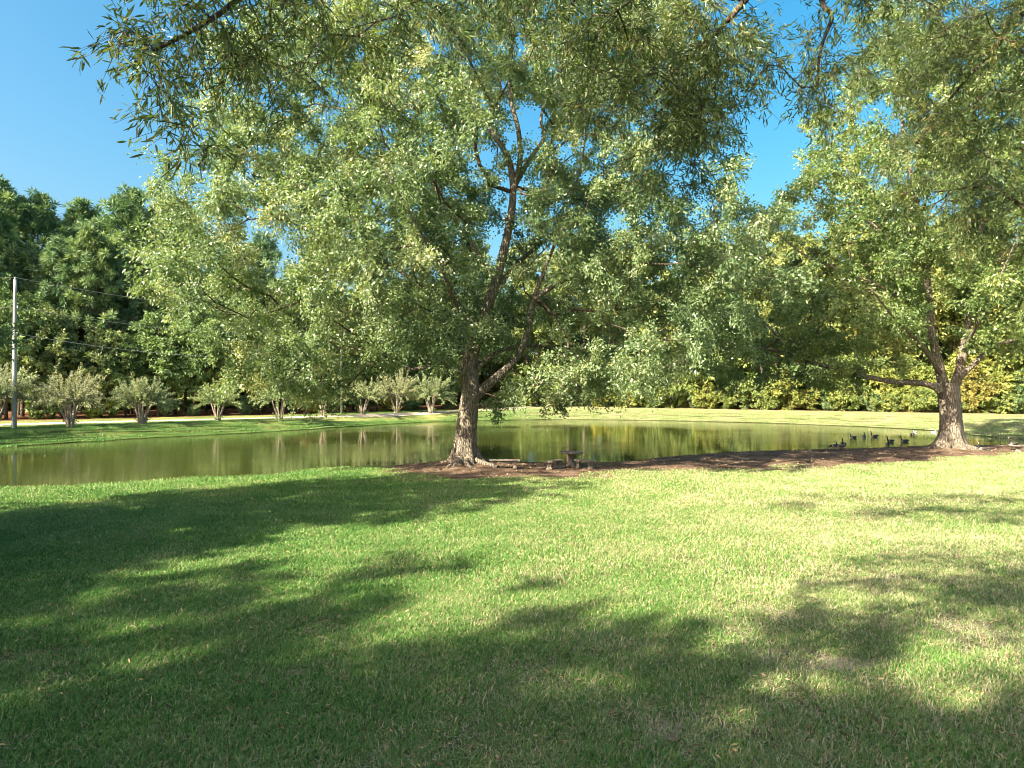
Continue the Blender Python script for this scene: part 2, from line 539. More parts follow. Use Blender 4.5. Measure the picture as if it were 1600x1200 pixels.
soil = ramp(nt, math_(nt, 'ADD', math_(nt, 'MULTIPLY', fin, 0.5), math_(nt, 'MULTIPLY', med, 0.5)), [(0.35, (0.07, 0.045, 0.03)), (0.5, (0.17, 0.115, 0.08)), (0.65, (0.32, 0.245, 0.18))])
strw = ramp(nt, math_(nt, 'ADD', math_(nt, 'MULTIPLY', vf, 0.5), math_(nt, 'MULTIPLY', med, 0.5)), [(0.35, (0.06, 0.035, 0.02)), (0.5, (0.17, 0.085, 0.045)), (0.65, (0.26, 0.13, 0.07))])
clay = ramp(nt, math_(nt, 'ADD', math_(nt, 'MULTIPLY', fin, .45), math_(nt, 'MULTIPLY', vf, .55)), [(0.3, (0.26, 0.19, 0.15)), (0.7, (0.46, 0.37, 0.31))])
def edge(a, lo=0.35, hi=0.65):
    s = math_(nt, 'ADD', attr(nt, a), math_(nt, 'MULTIPLY', math_(nt, 'SUBTRACT', fin, 0.5), 0.7))
    mr = nt.nodes.new('ShaderNodeMapRange'); mr.inputs[1].default_value = lo; mr.inputs[2].default_value = hi
    nt.links.new(s, mr.inputs[0]); return mr.outputs[0]
thatch = ramp(nt, math_(nt, 'ADD', math_(nt, 'MULTIPLY', fin, .45), math_(nt, 'MULTIPLY', vf, .55)), [(.36, (.02, .028, .012)), (.5, (.10, .11, .05)), (.62, (.30, .26, .17))])
lawn = mixc(nt, attr(nt, 'near'), lawn, thatch)
c = mixc(nt, edge('dirt'), lawn, soil)
c = mixc(nt, edge('bare', 0.25, 0.6), c, clay)
c = mixc(nt, edge('straw'), c, strw)
nt.links.new(c, bs.inputs['Base Color'])
bs.inputs['Roughness'].default_value = 0.95; bs.inputs['Specular IOR Level'].default_value = 0.1
bump(nt, bs, math_(nt, 'ADD', fin, vf), 0.9, 0.05)
gme = mesh('ground', np.column_stack([GQ, gz]), [gq], M['ground'], {'dirt': dirt, 'straw': straw, 'dry_or_sunlit': dry_or_sunlit, 'near': np.clip((26 - GQ[:, 1]) / 10, 0, 1) * .9, 'bare': bare_mask(GQ)}, True)
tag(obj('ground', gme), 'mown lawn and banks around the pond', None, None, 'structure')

# water
m, nt, bs, out = new_mat('pond_water'); M['water'] = m
geo = nt.nodes.new('ShaderNodeNewGeometry'); pos = geo.outputs['Position']
mp = nt.nodes.new('ShaderNodeMapping'); mp.inputs['Scale'].default_value = (0.55, 1.6, 1); mp.inputs['Rotation'].default_value = (0, 0, 0.2)
nt.links.new(pos, mp.inputs[0])
r1 = noise(nt, mp.outputs[0], 1.4, 3, 0.55); r2 = noise(nt, mp.outputs[0], 6.0, 2, 0.5)
calm = ramp(nt, noise(nt, pos, 0.055, 2), [(0.45, (0.0, 0.0, 0.0)), (0.60, (1, 1, 1))])
h = math_(nt, 'MULTIPLY', math_(nt, 'ADD', r1, math_(nt, 'MULTIPLY', r2, 0.4)), math_(nt, 'ADD', math_(nt, 'MULTIPLY', calm, 0.8), 0.2))
murk = ramp(nt, noise(nt, pos, 0.12, 3), [(0.3, (0.028, 0.042, 0.011)), (0.7, (0.05, 0.064, 0.016))])
nt.links.new(murk, bs.inputs['Base Color'])
bs.inputs['Roughness'].default_value = 0.015
bs.inputs['IOR'].default_value = 1.33
bump(nt, bs, h, 0.3, 0.05)
wpoly = np.array(pond)
wme = mesh('pond_water', np.column_stack([wpoly, np.full(len(wpoly), WZ)]), [np.arange(len(wpoly))[None]], M['water'])
# let the sheet run a little way under the banks
cen = wpoly.mean(0)
o = tag(obj('pond_water', wme), 'still olive green pond reflecting the trees', None, None, 'structure')
vv = np.column_stack([wpoly, np.full(len(wpoly), WZ)])
tan = unit(np.roll(wpoly, -1, 0) - np.roll(wpoly, 1, 0)); nrm = np.stack([tan[:, 1], -tan[:, 0]], 1)
vv[:, :2] += nrm * 0.25
wme.vertices.foreach_set('co', vv.astype(np.float32).ravel()); wme.update()

# drive
m, nt, bs, out = new_mat('drive_gravel'); M['drive'] = m
geo = nt.nodes.new('ShaderNodeNewGeometry'); pos = geo.outputs['Position']
c = ramp(nt, math_(nt, 'ADD', math_(nt, 'MULTIPLY', noise(nt, pos, 14, 3, .7), .5), math_(nt, 'MULTIPLY', noise(nt, pos, .7, 3), .5)), [(0.35, (0.30, 0.25, 0.19)), (0.62, (0.52, 0.45, 0.36))])
nt.links.new(c, bs.inputs['Base Color']); bs.inputs['Roughness'].default_value = 0.95
bump(nt, bs, noise(nt, pos, 30, 2), .5, .02)
rt = unit(np.gradient(road_c, axis=0)); rn = np.stack([-rt[:, 1], rt[:, 0]], 1)
rows = []
for off in np.linspace(-1.5, 1.7, 7):
    q = road_c + rn * (off + 0.08 * np.sin(np.arange(len(road_c)) * 1.3 + off)[:, None])
    rows.append(np.column_stack([q, terrain(q) + 0.03 + 0.012 * math.cos(off * 1.2)]))
rv = np.array(rows); k = len(road_c)
rq = np.array([[a * k + b, a * k + b + 1, (a + 1) * k + b + 1, (a + 1) * k + b] for a in range(6) for b in range(k - 1)])
tag(obj('gravel_drive', mesh('gravel_drive', rv.reshape(-1, 3), [rq[:, ::-1]], M['drive'], None, True)), 'pale gravel drive along the left bank', None, None, 'structure')

# ------------------------------------------------------------------ large oaks
def warp_trunk(z0, seed, flare=0.75, lobes=6):
    def w(P, th, rr):
        z = P[:, 2:3] - z0
        lob = 0.55 + 0.45 * np.cos(lobes * th + seed)[None] + 0.25 * np.cos(3 * th + seed * 2)[None]
        f = flare * np.exp(-np.clip(z, 0, 9) / 0.55) * lob
        rip = 0.035 * np.cos(5 * th + seed + P[:, 2:3] * .5) + 0.03 * np.cos(9 * th + 2 * P[:, 2:3])
        return rr * (1 + f + rip)
    return w

def px_limb(pts, Y0, r0, r1, sub=5):
    P = np.array([at(p[0], p[1], p[2] if len(p) > 2 else Y0) for p in pts])
    Q = catmull(P, sub)
    t = np.linspace(0, 1, len(Q))
    return np.column_stack([Q, r0 + (r1 - r0) * t ** 0.8])

def limb_mesh(L, bark, sides=10):
    V, Fc = tube(L[:, :3], L[:, 3], sides, True, lambda P, th, rr: rr * (1 + 0.06 * np.cos(3 * th + P[:, 2:3] * 1.3 + P[:, 0:1])))
    return V, Fc

def blob(px, py, Y, rx, ry, rY, w=1.0):
    s = Y / F
    return (at(px, py, Y), np.array([rx * s, rY, ry * s]), w)

def build_tree(name, label, base, trunk, limbs, clumps, rad, nleaf, L, W, leafmat, group=None, cat='tree', lobes=6, flare=1.15, droop=0.35, tw=6, shape='quad', k=0.25, tip=0.013, spread=0.16, twr=0.008, jit=.12):
    root = empty(name, base)
    inv = np.array(base)
    tag(root, label, cat, group)
    V, Fc = tube(trunk[:, :3] - inv, trunk[:, 3], 28, True, warp_trunk(0.22, base[0], flare, lobes))
    obj('trunk', MB().add(V, Fc).mesh('trunk', M['oak_bark'], True), root)
    for i in range(7):
        a = i * 0.9 + base[0] + rng.normal() * .15; ln = 1.1 + 0.9 * rng.random(); r0 = trunk[0, 3]
        ts = np.linspace(0, 1, 7)
        rp = np.column_stack([np.cos(a + .25 * ts ** 2) * (r0 * .8 + ln * ts), np.sin(a + .25 * ts ** 2) * (r0 * .8 + ln * ts), ts * 0])
        rp[:, 2] = terrain(rp[:, :2] + inv[:2]) - inv[2] + .16 * (1 - ts) ** 2 - .05 * ts + .02 * np.sin(ts * 9 + i)
        V, Fc = tube(rp, .15 * (1 - ts) ** .8 + .03, 9)
        obj('root', MB().add(V, Fc).mesh('root', M['oak_bark'], True), root)
    for lb in limbs:
        V, Fc = limb_mesh(lb, None)
        obj('limb', MB().add(V - inv, Fc).mesh('limb', M['oak_bark'], True), root)
    P0, P1, R0, R1 = grow([trunk] + limbs, clumps, k=k, tip=tip, jit=jit)
    V, Fc = frusta(P0 - inv, P1 - inv, R0, R1, 5)
    mb = MB().add(V, Fc)
    tv, LV, LQ, rnd = clump_foliage(clumps - inv, rad, nleaf, L, W, tw, droop, shape=shape, spread=spread, tw_r=twr)
    mb.add(*tv)
    b = obj('branching', mb.mesh('branching', M['twig_bark']), root, 'stuff')
    c = obj('crown', mesh('crown', LV, [LQ], leafmat, {'rnd': rnd}), root, 'stuff')
    return root

# --- the big oak left of the middle
Y = 36.0
base = np.array([OAK[0], OAK[1], 0.0])
trunk = px_limb([(726, 733), (726.5, 712), (727, 695), (730, 660), (733, 632), (736, 610), (734, 592), (733, 575), (738, 548), (745, 520)], Y, 0.54, 0.36, 6)
trunk[:, 3] = np.interp(trunk[:, 2], [0, 2.5, 4, 7], [0.52, 0.50, 0.46, 0.32])
limbs = [
    px_limb([(738, 622), (752, 610), (767, 597), (782, 585), (797, 571), (812, 552), (826, 512), (834, 468), (848, 430), (860, 398), (884, 340), (905, 270), (915, 220)], Y, 0.31, 0.03),
    px_limb([(742, 532), (757, 490), (772, 450), (785, 400), (797, 345), (802, 295), (795, 250), (775, 215), (745, 165), (722, 110), (715, 40)], Y, 0.34, 0.06),
    px_limb([(801, 300), (812, 255), (810, 205), (796, 140), (800, 60), (790, -40)], Y, 0.19, 0.05),
    px_limb([(803, 292), (828, 248), (850, 215), (846, 180), (870, 120), (900, 50)], Y + .3, 0.15, 0.04),
    px_limb([(735, 592), (748, 574), (762, 560), (785, 547, 36.5), (830, 540, 37.5), (890, 545, 38.5), (960, 535, 39)], Y, 0.20, 0.03),
    px_limb([(730, 585), (705, 576), (672, 573), (640, 576), (615, 560), (580, 546), (530, 545)], Y - .2, 0.14, 0.04),
    px_limb([(739, 545), (715, 505), (690, 478), (660, 450), (612, 415), (550, 382), (480, 352), (420, 330)], Y - .3, 0.21, 0.025),
    px_limb([(834, 468), (880, 438), (940, 412), (1010, 388), (1090, 372), (1160, 370)], Y, 0.15, 0.02),
    px_limb([(745, 525), (715, 480, 34.5), (690, 420, 32), (650, 350, 30), (600, 260, 29)], Y, 0.2, 0.025),
    px_limb([(772, 450), (810, 410, 37.5), (870, 360, 40), (940, 300, 42), (1000, 220, 43)], Y, 0.18, 0.025),
    px_limb([(776, 440), (735, 380), (700, 330), (660, 260, 37), (600, 200, 38), (540, 150, 38)], Y, 0.16, 0.02),
]
blobs = [blob(760, 40, 36, 310, 150, 9, .8), blob(770, -120, 36, 240, 110, 8, .5), blob(500, 170, 36, 150, 140, 8), blob(400, 330, 36, 125, 95, 7.5),
         blob(375, 450, 35, 110, 95, 7), blob(470, 535, 35, 100, 70, 6.5, 1.2), blob(435, 590, 34.5, 45, 45, 3.5, 1.6), blob(590, 390, 35, 150, 130, 9), blob(760, 400, 39, 200, 140, 8, .8), blob(740, 330, 33, 150, 130, 3.5, .22), blob(900, 420, 34, 110, 90, 4, .8),
         blob(960, 170, 36, 150, 140, 8.5, .8), blob(1040, 330, 36, 160, 100, 8.5), blob(1085, 450, 36, 130, 80, 7.5), blob(980, 540, 36, 130, 75, 7, 1.1),
         blob(850, 590, 35, 95, 45, 4.5, 1.6), blob(815, 625, 34.5, 35, 24, 2.5, 2.2), blob(950, 605, 35, 60, 28, 3, 1.6), blob(660, 520, 35.5, 110, 55, 6.5, 1.1), blob(520, 590, 35, 50, 30, 3.5, 1.3), blob(720, 230, 34, 190, 130, 8, .7)]
cl = sample_blobs(blobs, 1270, 0.94)
pxy = np.column_stack([800 + F * cl[:, 0] / cl[:, 1], 600 + F * (CAMZ - cl[:, 2]) / cl[:, 1]])
gaps = [(425, 385, 26, 26), (780, 400, 8, 45), (800, 300, 4, 40), (812, 195, 16, 22), (850, 420, 2, 20), (1045, 255, 18, 10), (640, 600, 60, 20)]
keep = ((pxy[:, 0] - 1190) / 46) ** 2 + ((pxy[:, 1] - 215) / 115) ** 2 > 1
for gx_, gy_, rx, ry in gaps:
    keep &= ((pxy[:, 0] - gx_) / (rx + 18)) ** 2 + ((pxy[:, 1] - gy_) / (ry + 16)) ** 2 > 1
for gx_, gy_, rx, ry in [(772, 588, 42, 30), (735, 570, 24, 40)]:       # nothing hangs in front of the fork
    keep &= (((pxy[:, 0] - gx_) / (rx + 14)) ** 2 + ((pxy[:, 1] - gy_) / (ry + 12)) ** 2 > 1) | (cl[:, 1] > 37.5)
cl = cl[keep]
big_oak = build_tree('oak_tree', 'large spreading oak on the near shore beside the concrete benches', base, trunk, limbs, cl,
                     0.8 + 0.55 * rng.random(len(cl)), 460, 0.165, 0.086, M['oak_leaf'])

for ch in big_oak.children:
    if ch.name.startswith('crown'): ch.color = (1.22, 1.18, 1.2, 1)

# --- the oak on the right
Y = 45.0
base2 = np.array([OAK2[0], OAK2[1], 0.0])
trunk2 = px_limb([(1486, 708), (1486, 690), (1486, 665), (1484, 635), (1482, 612), (1481, 598)], Y, 0.66, 0.6, 6)
trunk2[:, 3] = np.interp(trunk2[:, 2], [0, 2, 4.2], [0.62, 0.60, 0.64])
limbs2 = [
    px_limb([(1478, 612), (1470, 585), (1463, 555), (1455, 515), (1452, 470), (1447, 420), (1440, 360), (1425, 280), (1410, 200), (1405, 110)], Y, 0.36, 0.06),
    px_limb([(1488, 612), (1499, 580), (1505, 550), (1512, 510), (1520, 465), (1528, 400), (1535, 320), (1530, 240), (1520, 150)], Y, 0.34, 0.06),
    px_limb([(1498, 590), (1518, 572), (1535, 556), (1560, 538), (1600, 526), (1650, 500)], Y - .3, 0.21, 0.06),
    px_limb([(1470, 612), (1458, 603), (1435, 598), (1400, 597), (1350, 588), (1300, 575), (1260, 563), (1215, 548), (1170, 543), (1120, 540), (1085, 548)], Y - .5, 0.24, 0.05),
    px_limb([(1260, 563), (1225, 535), (1190, 500), (1160, 480), (1120, 470)], Y - .6, 0.13, 0.04),
    px_limb([(1455, 515), (1425, 480), (1380, 450), (1320, 425), (1260, 400), (1220, 370)], Y, 0.16, 0.04),
    px_limb([(1447, 420), (1400, 380), (1350, 340), (1290, 300), (1250, 265)], Y + .5, 0.12, 0.03),
    px_limb([(1520, 465), (1560, 420), (1610, 390), (1680, 350)], Y, 0.15, 0.04),
    px_limb([(1470, 585), (1440, 540, 42.5), (1400, 500, 40), (1360, 450, 38)], Y, 0.16, 0.04),
    px_limb([(1505, 550), (1530, 500, 42), (1560, 440, 39.5), (1590, 370, 38)], Y, 0.15, 0.04),
]
blobs2 = [blob(1430, 190, 45, 150, 120, 8), blob(1490, 50, 45, 150, 100, 7, .7), blob(1300, 330, 45, 95, 80, 6.5), blob(1510, 330, 45, 150, 140, 8.5), blob(1360, 460, 44, 150, 80, 8),
          blob(1230, 480, 45, 90, 65, 6), blob(1160, 540, 44, 80, 50, 5, 1.2), blob(1260, 560, 44, 90, 40, 4.5, 1.2), blob(1350, 560, 44, 80, 28, 4, 1.2), blob(1510, 480, 44, 130, 70, 7), blob(1600, 400, 45, 110, 120, 8), blob(1590, 515, 44, 70, 30, 5), blob(1620, 180, 45, 120, 150, 8, .8), blob(1100, 580, 44, 45, 35, 3.5, 1.2)]
cl2 = sample_blobs(blobs2, 760, 1.05)
pxy = np.column_stack([800 + F * cl2[:, 0] / cl2[:, 1], 600 + F * (CAMZ - cl2[:, 2]) / cl2[:, 1]])
keep = ((pxy[:, 0] - 1190) / 46) ** 2 + ((pxy[:, 1] - 215) / 115) ** 2 > 1
for gx_, gy_, rx, ry in [(1478, 500, 22, 60), (1300, 420, 14, 10), (1470, 420, 16, 30), (1260, 380, 15, 12), (1390, 280, 16, 14)]:
    keep &= ((pxy[:, 0] - gx_) / (rx + 8)) ** 2 + ((pxy[:, 1] - gy_) / (ry + 6)) ** 2 > 1
cl2 = cl2[keep]
right_oak = build_tree('oak_tree', 'smaller oak on the right shore with a forked trunk behind the geese', base2, trunk2, limbs2, cl2,
                       0.8 + 0.5 * rng.random(len(cl2)), 300, 0.215, 0.11, M['oak_leaf'], lobes=5)
for ch in right_oak.children:
    if ch.name.startswith('crown'): ch.color = (1.15, 1.1, 0.78, 1)

# --- the willow oak whose boughs hang into the top of the picture (trunk right of the camera)
base3 = np.array([9.5, 0.5, 0.0])
t3 = np.array([(9.5, 0.5, -0.1), (9.5, 0.55, 1.5), (9.4, 0.7, 3.5), (9.3, 0.9, 6.0), (9.1, 1.2, 9.0), (8.9, 1.6, 12.5), (8.8, 2.0, 17.0)])
t3 = catmull(t3, 5)
trunk3 = np.column_stack([t3, np.interp(t3[:, 2], [0, 6, 17], [0.48, 0.38, 0.10])])
def limb3(pts, r0, r1):
    Q = catmull(np.array(pts, float), 5)
    return np.column_stack([Q, r0 + (r1 - r0) * np.linspace(0, 1, len(Q)) ** .4])
limbs3 = [
    limb3([(9.2, 1.0, 6.6), (7.2, 4.0, 8.6), tuple(at(1200, -40, 8.0)), tuple(at(1165, 0, 8.0)), tuple(at(1120, 50, 8.0)), tuple(at(1055, 108, 8.0)), tuple(at(1010, 165, 8.0))], 0.13, 0.012),
    limb3([(9.2, 1.1, 8.2), (5.5, 3.5, 9.2), (3.0, 5.0, 9.0), tuple(at(840, -70, 6.8)), tuple(at(600, -70, 6.3)), tuple(at(430, -35, 5.8)), tuple(at(330, 30, 5.4)), tuple(at(240, 80, 5.2))], 0.15, 0.012),
    limb3([(9.1, 1.2, 8.6), (6.8, 4.5, 10.0), tuple(at(1340, -60, 8.2)), tuple(at(1300, 30, 8.2)), tuple(at(1282, 80, 8.2)), tuple(at(1276, 135, 8.2))], 0.09, 0.010),
    limb3([(9.3, 0.9, 5.8), (9.0, 5.0, 8.2), tuple(at(1640, 0, 10.5)), tuple(at(1560, 70, 10.8)), tuple(at(1480, 160, 11)), tuple(at(1420, 240, 11.2))], 0.12, 0.012),
    limb3([(9.3, 1.0, 6.2), (9.4, 5.5, 7.5), tuple(at(1680, 260, 10.5)), tuple(at(1620, 330, 10.7)), tuple(at(1580, 310, 10.8)), tuple(at(1540, 292, 11)), tuple(at(1460, 300, 11.2))], 0.10, 0.012),
    limb3([(9.0, 1.5, 11.5), (7.5, 4.5, 13.3), (4, 8, 14.2), (-2, 11, 14.3)], 0.14, 0.03),
    limb3([(9.0, 1.5, 11.0), (6, 1.5, 13), (1, 1.0, 13.8), (-5, 1, 13.8)], 0.14, 0.03),
    limb3([(9.1, 1.3, 10.0), (11, 5, 13), (13, 9, 14.5)], 0.13, 0.03),
    limb3([(9.1, 1.3, 10.0), (12, -1, 13), (15, -3, 14.5)], 0.12, 0.03),
    limb3([(9.0, 1.5, 9.0), (10.5, -2, 11.5), (12, -5, 13)], 0.12, 0.03),
]
vis = [blob(310, 50, 5.5, 110, 60, .7), blob(235, 110, 5.2, 60, 45, .5, 1.0), blob(290, 175, 5.2, 42, 55, .4, .9), blob(430, 45, 5.9, 110, 60, .8), blob(400, 130, 5.8, 60, 55, .6, .5), blob(570, 25, 6.3, 90, 45, .8), blob(720, 5, 6.8, 90, 35, .9, .7),
       blob(860, 15, 7.2, 90, 40, 1.0), blob(960, 100, 7.6, 75, 90, 1.0), blob(1080, 90, 8.0, 80, 95, 1.0), blob(1060, 210, 8.0, 75, 70, .8, .9), blob(1160, 110, 8.5, 45, 85, .8, .9),
       blob(1320, 40, 8.2, 60, 55, .8), blob(1285, 130, 8.2, 45, 55, .6, .9), blob(1430, 60, 11, 90, 80, 1.5, .4), blob(1540, 120, 10.8, 85, 120, 1.4, .35), blob(1470, 240, 11.2, 90, 90, 1.3, .25), blob(1570, 320, 10.9, 60, 100, 1.2, .4)]
c3 = sample_blobs(vis, 560, 0.16, 0.3)
pxy = np.column_stack([800 + F * c3[:, 0] / c3[:, 1], 600 + F * (CAMZ - c3[:, 2]) / c3[:, 1]])
c3 = c3[((pxy[:, 0] - 1205) / 42) ** 2 + ((pxy[:, 1] - 225) / 100) ** 2 > 1]
high = [((6, 7, 14), (5, 4, 2.2), .6), ((0, 11.5, 14.4), (6.5, 2.5, 1.4), 1.6), ((12, 2, 14), (6, 7, 4), 1), ((-3.5, 2.5, 13.6), (5, 3.5, 1.6), 1.5), ((-2.5, -2, 13.6), (5, 3, 1.5), 1.5), ((12, -4, 12), (6, 5, 4), .7), ((13, 7, 12.5), (5, 5, 3), 1)]
high = [(np.array(a, float), np.array(b, float), w) for a, b, w in high]
c4 = sample_blobs(high, 500, 0.85)
root = empty('willow_oak_tree', base3)
tag(root, 'willow oak with thin leafy boughs hanging into the top of the view', 'tree')
V, Fc = tube(trunk3[:, :3] - base3, trunk3[:, 3], 24, True, warp_trunk(0.0, 2.0, .6, 6))
obj('trunk', MB().add(V, Fc).mesh('trunk', M['oak_bark'], True), root)
for lb in limbs3:
    V, Fc = limb_mesh(lb, None, 8)
    obj('limb', MB().add(V - base3, Fc).mesh('limb', M['twig_bark'], True), root)
call = np.vstack([c3, c4])
mb = MB()
P0, P1, R0, R1 = grow([trunk3] + limbs3, c3, step=0.22, k=0.12, tip=0.0022, jit=0.025)
V, Fc = frusta(P0 - base3, P1 - base3, R0, R1, 5); mb.add(V, Fc)
P0, P1, R0, R1 = grow([trunk3] + limbs3, c4, step=0.9, k=0.2, tip=0.012, jit=0.1)
V, Fc = frusta(P0 - base3, P1 - base3, R0, R1, 5); mb.add(V, Fc)
tv, LV, LQ, rnd = clump_foliage(c3 - base3, 0.30 + 0.16 * rng.random(len(c3)), 80, 0.088, 0.0155, 7, 0.55, 0.8, 0.003, 0.5, 'lance', 0.07)
mb.add(*tv)
tv2, LV2, LQ2, rnd2 = clump_foliage(c4 - base3, 0.9 + 0.5 * rng.random(len(c4)), 190, 0.16, 0.07, 6, 0.4)
mb.add(*tv2)
obj('branching', mb.mesh('branching', M['twig_bark']), root, 'stuff')
obj('crown', mesh('crown', np.vstack([LV, LV2]), [LQ, LQ2 + len(LV)], M['near_leaf'], {'rnd': np.concatenate([rnd, rnd2])}), root, 'stuff')

def copy_tree(o, parent=None):
    c = o.copy(); col.objects.link(c); c.parent = parent
    for ch in o.children: copy_tree(ch, c)
    return c

# oaks just outside the picture whose shade lies on the lawn
for (x, y, s, rz, lab) in [(-21.8, 13.5, 0.62, 0.9, 'oak left of the view shading the middle of the lawn'),
                           (-47.5, 48.9, 0.34, 1.7, 'oak on the far bank just left of the view'),
                           (-57, 45.6, 0.45, 0.2, 'oak at the left end of the pond, outside the view'),
                           (-10.5, -13.5, 0.75, 5.2, 'oak behind the viewpoint nearest to the willow oak'),
                           (-27.0, -8.2, 0.75, 2.3, 'oak behind the viewpoint shading the front of the lawn'),
                           (-19.6, -10.5, 0.75, 4.0, 'oak far behind the viewpoint shading the front right lawn'),
                           (-31.4, 2.2, 0.64, 3.1, 'oak farthest left of the view, shading the left of the lawn')]:
    o = copy_tree(big_oak)
    o.location = (x, y, 0.0); o.scale = (s, s, s); o.rotation_euler = (0, 0, rz)
    tag(o, lab, 'tree', 'oaks around the lawn outside the view')

# ------------------------------------------------------------------ woods
def pine_proto(h, r, nb):
    trunk = np.array([(0, 0, -0.3), (0.05, 0.0, h * .3), (-0.1, 0.1, h * .65), (0.0, 0, h)])
    T = catmull(trunk, 5)
    TV = tube(T, np.interp(T[:, 2], [0, h], [r, 0.04]), 8)
    C = []; P0 = []; P1 = []; R = []
    for i in range(nb):
        t = rng.random() ** 0.8
        z = h * (0.46 + 0.53 * t)
        ln = (1 - t) ** 0.55 * 3.4 + 0.5
        a = rng.random() * 2 * np.pi
        d = np.array([math.cos(a), math.sin(a), 0.25 + 0.3 * t])
        e = np.array([0, 0, z]) + d * ln
        P0.append((0, 0, z)); P1.append(e); R.append(0.05)
        for k in range(3):
            C.append(np.array([0, 0, z]) + d * ln * (0.5 + 0.5 * (k + rng.random()) / 3) + rng.normal(size=3) * 0.45)
    for i in range(4):
        z = h * (.2 + .25 * rng.random()); a = rng.random() * 6.28
        P0.append((0, 0, z)); P1.append(np.array([math.cos(a) * 1.4, math.sin(a) * 1.4, z + .2])); R.append(.03)
    C = np.array(C); n = len(C); nl = 46
    D = rand_dirs(n * nl); D[:, 2] += 0.25; D = unit(D)
    B = np.repeat(C, nl, 0) + D * 0.25 * rng.random((n * nl, 1))
    V, Q = leaf_quads(B, D, 0.55 + .3 * rng.random(n * nl), 0.13, 0.2)
    rnd = np.clip(np.repeat(rng.normal(.5, .2, n), nl) + rng.normal(0, .15, n * nl), 0, 1)
    tv = frusta(P0, P1, np.array(R), np.array(R) * .3, 4)
    return TV, tv, mesh('crown', V, [Q], M['pine_leaf'], {'rnd': np.repeat(rnd, 4)})

def wood_proto(h, wid, low, n, nl, leaf=0.42, mat='wood_leaf', r=0.2):
    T = catmull(np.array([(0, 0, -0.3), (0.1, 0.1, h * .25), (-0.15, 0.2, h * .5), (0.1, 0, h * .8)]), 5)
    trunk = np.column_stack([T, np.interp(T[:, 2], [0, h * .8], [r, 0.05])])
    bl = []
    for i in range(7):
        z = h * (low + (0.93 - low) * i / 6.0)
        rr = wid * math.sin(math.pi * (0.16 + 0.74 * i / 6.0))
        for k in range(2):
            a = rng.random() * 6.28
            bl.append((np.array([math.cos(a) * rr * .35, math.sin(a) * rr * .35, z]), np.array([rr * .75, rr * .75, h * .1]), 1))
    C = sample_blobs(bl, n, wid * 0.16)
    P0, P1, R0, R1 = grow([trunk], C, step=1.2, tip=0.014, jit=.1)
    tv = frusta(P0, P1, R0, R1, 4)
    tw, V, Q, rnd = clump_foliage(C, wid * 0.2 * (0.8 + .5 * rng.random(len(C))), nl, leaf, leaf * .5, 5, .3, tw_r=.012)
    return tube(T, trunk[:, 3], 8), tv, mesh('crown', V, [Q], M[mat], {'rnd': rnd})

def proto_meshes(p, bark):
    TV, tv, crown = p
    a = MB().add(*TV).mesh('trunk', bark, True)
    b = MB().add(*tv).mesh('branching', bark)
    return a, b, crown

def place(name, pm, loc, s, rz, tint, label, cat, group, sz=None):
    o = empty(name, loc, rz)
    o.scale = (s, s, s * (sz or 1))
    tag(o, label, cat, group)
    obj('trunk', pm[0], o)
    obj('branching', pm[1], o, 'stuff')
    c = obj('crown', pm[2], o, 'stuff'); c.color = (*tint, 1)
    return o

pines = [proto_meshes(pine_proto(h, .26, nb), M['pine_bark']) for h, nb in ((24, 62), (26, 70), (22, 56))]
hards = [proto_meshes(wood_proto(h, w, lo, n, 95), M['twig_bark']) for h, w, lo, n in ((16, 4.6, .30, 120), (19, 5.2, .34, 130), (14, 4.2, .24, 110))]
bushes = [proto_meshes(wood_proto(h, w, .12, n, 110, .30, r=.06), M['twig_bark']) for h, w, n in ((4.2, 2.6, 55), (3.4, 2.4, 50), (5.0, 2.5, 60))]

ONES = ['', 'first', 'second', 'third', 'fourth', 'fifth', 'sixth', 'seventh', 'eighth', 'ninth', 'tenth', 'eleventh', 'twelfth', 'thirteenth', 'fourteenth', 'fifteenth', 'sixteenth', 'seventeenth', 'eighteenth', 'nineteenth']
TENS = {2: ('twentieth', 'twenty'), 3: ('thirtieth', 'thirty'), 4: ('fortieth', 'forty'), 5: ('fiftieth', 'fifty')}
def ordinal(n):
    if n < 20: return ONES[n]
    t, u = divmod(n, 10)
    return TENS[t][0] if u == 0 else TENS[t][1] + '-' + ONES[u]

def front_Y(px):
    """distance of the edge of the wood at photo column px"""
    P = wood_front[2:18]
    cols = 800 + F * P[:, 0] / P[:, 1]
    return float(np.interp(px, cols, P[:, 1]))

plan = []     # (kind, px, Y, proto, scale, tint)
def jit(a): return (random.random() - .5) * 2 * a
# left wood, front to back
for i, px in enumerate([-70, -25, 18, 55, 96, 150, 196, 248, 300, 352, 410, 470, 530, 590, 650, 715]):
    plan.append(('hard', px + jit(10), front_Y(px) + 3 + jit(1.2), random.choice([0, 2, 2]), 0.85 + jit(.12), random.choice([(.8, .95, .9), (1, 1, 1), (1.25, 1.1, .9), (.75, .9, .95)])))
for i, px in enumerate([-60, -10, 40, 84, 130, 178, 228, 276, 340, 420, 500, 580, 660, 735]):
    plan.append(('pine', px + jit(12), front_Y(px) + 7 + jit(2), i % 3, 0.88 + jit(.08), random.choice([(.8, .95, 1.0), (1, 1, .95), (.9, 1.0, .9)])))
for i, px in enumerate([-55, -5, 30, 75, 120, 165, 215, 262, 320, 390, 460, 540, 620, 700, 770]):
    plan.append(('hard', px + jit(12), front_Y(px) + 12 + jit(2), 1, 1.0 + jit(.08), random.choice([(.75, .9, .95), (.7, .85, .9), (.95, 1, .9)])))
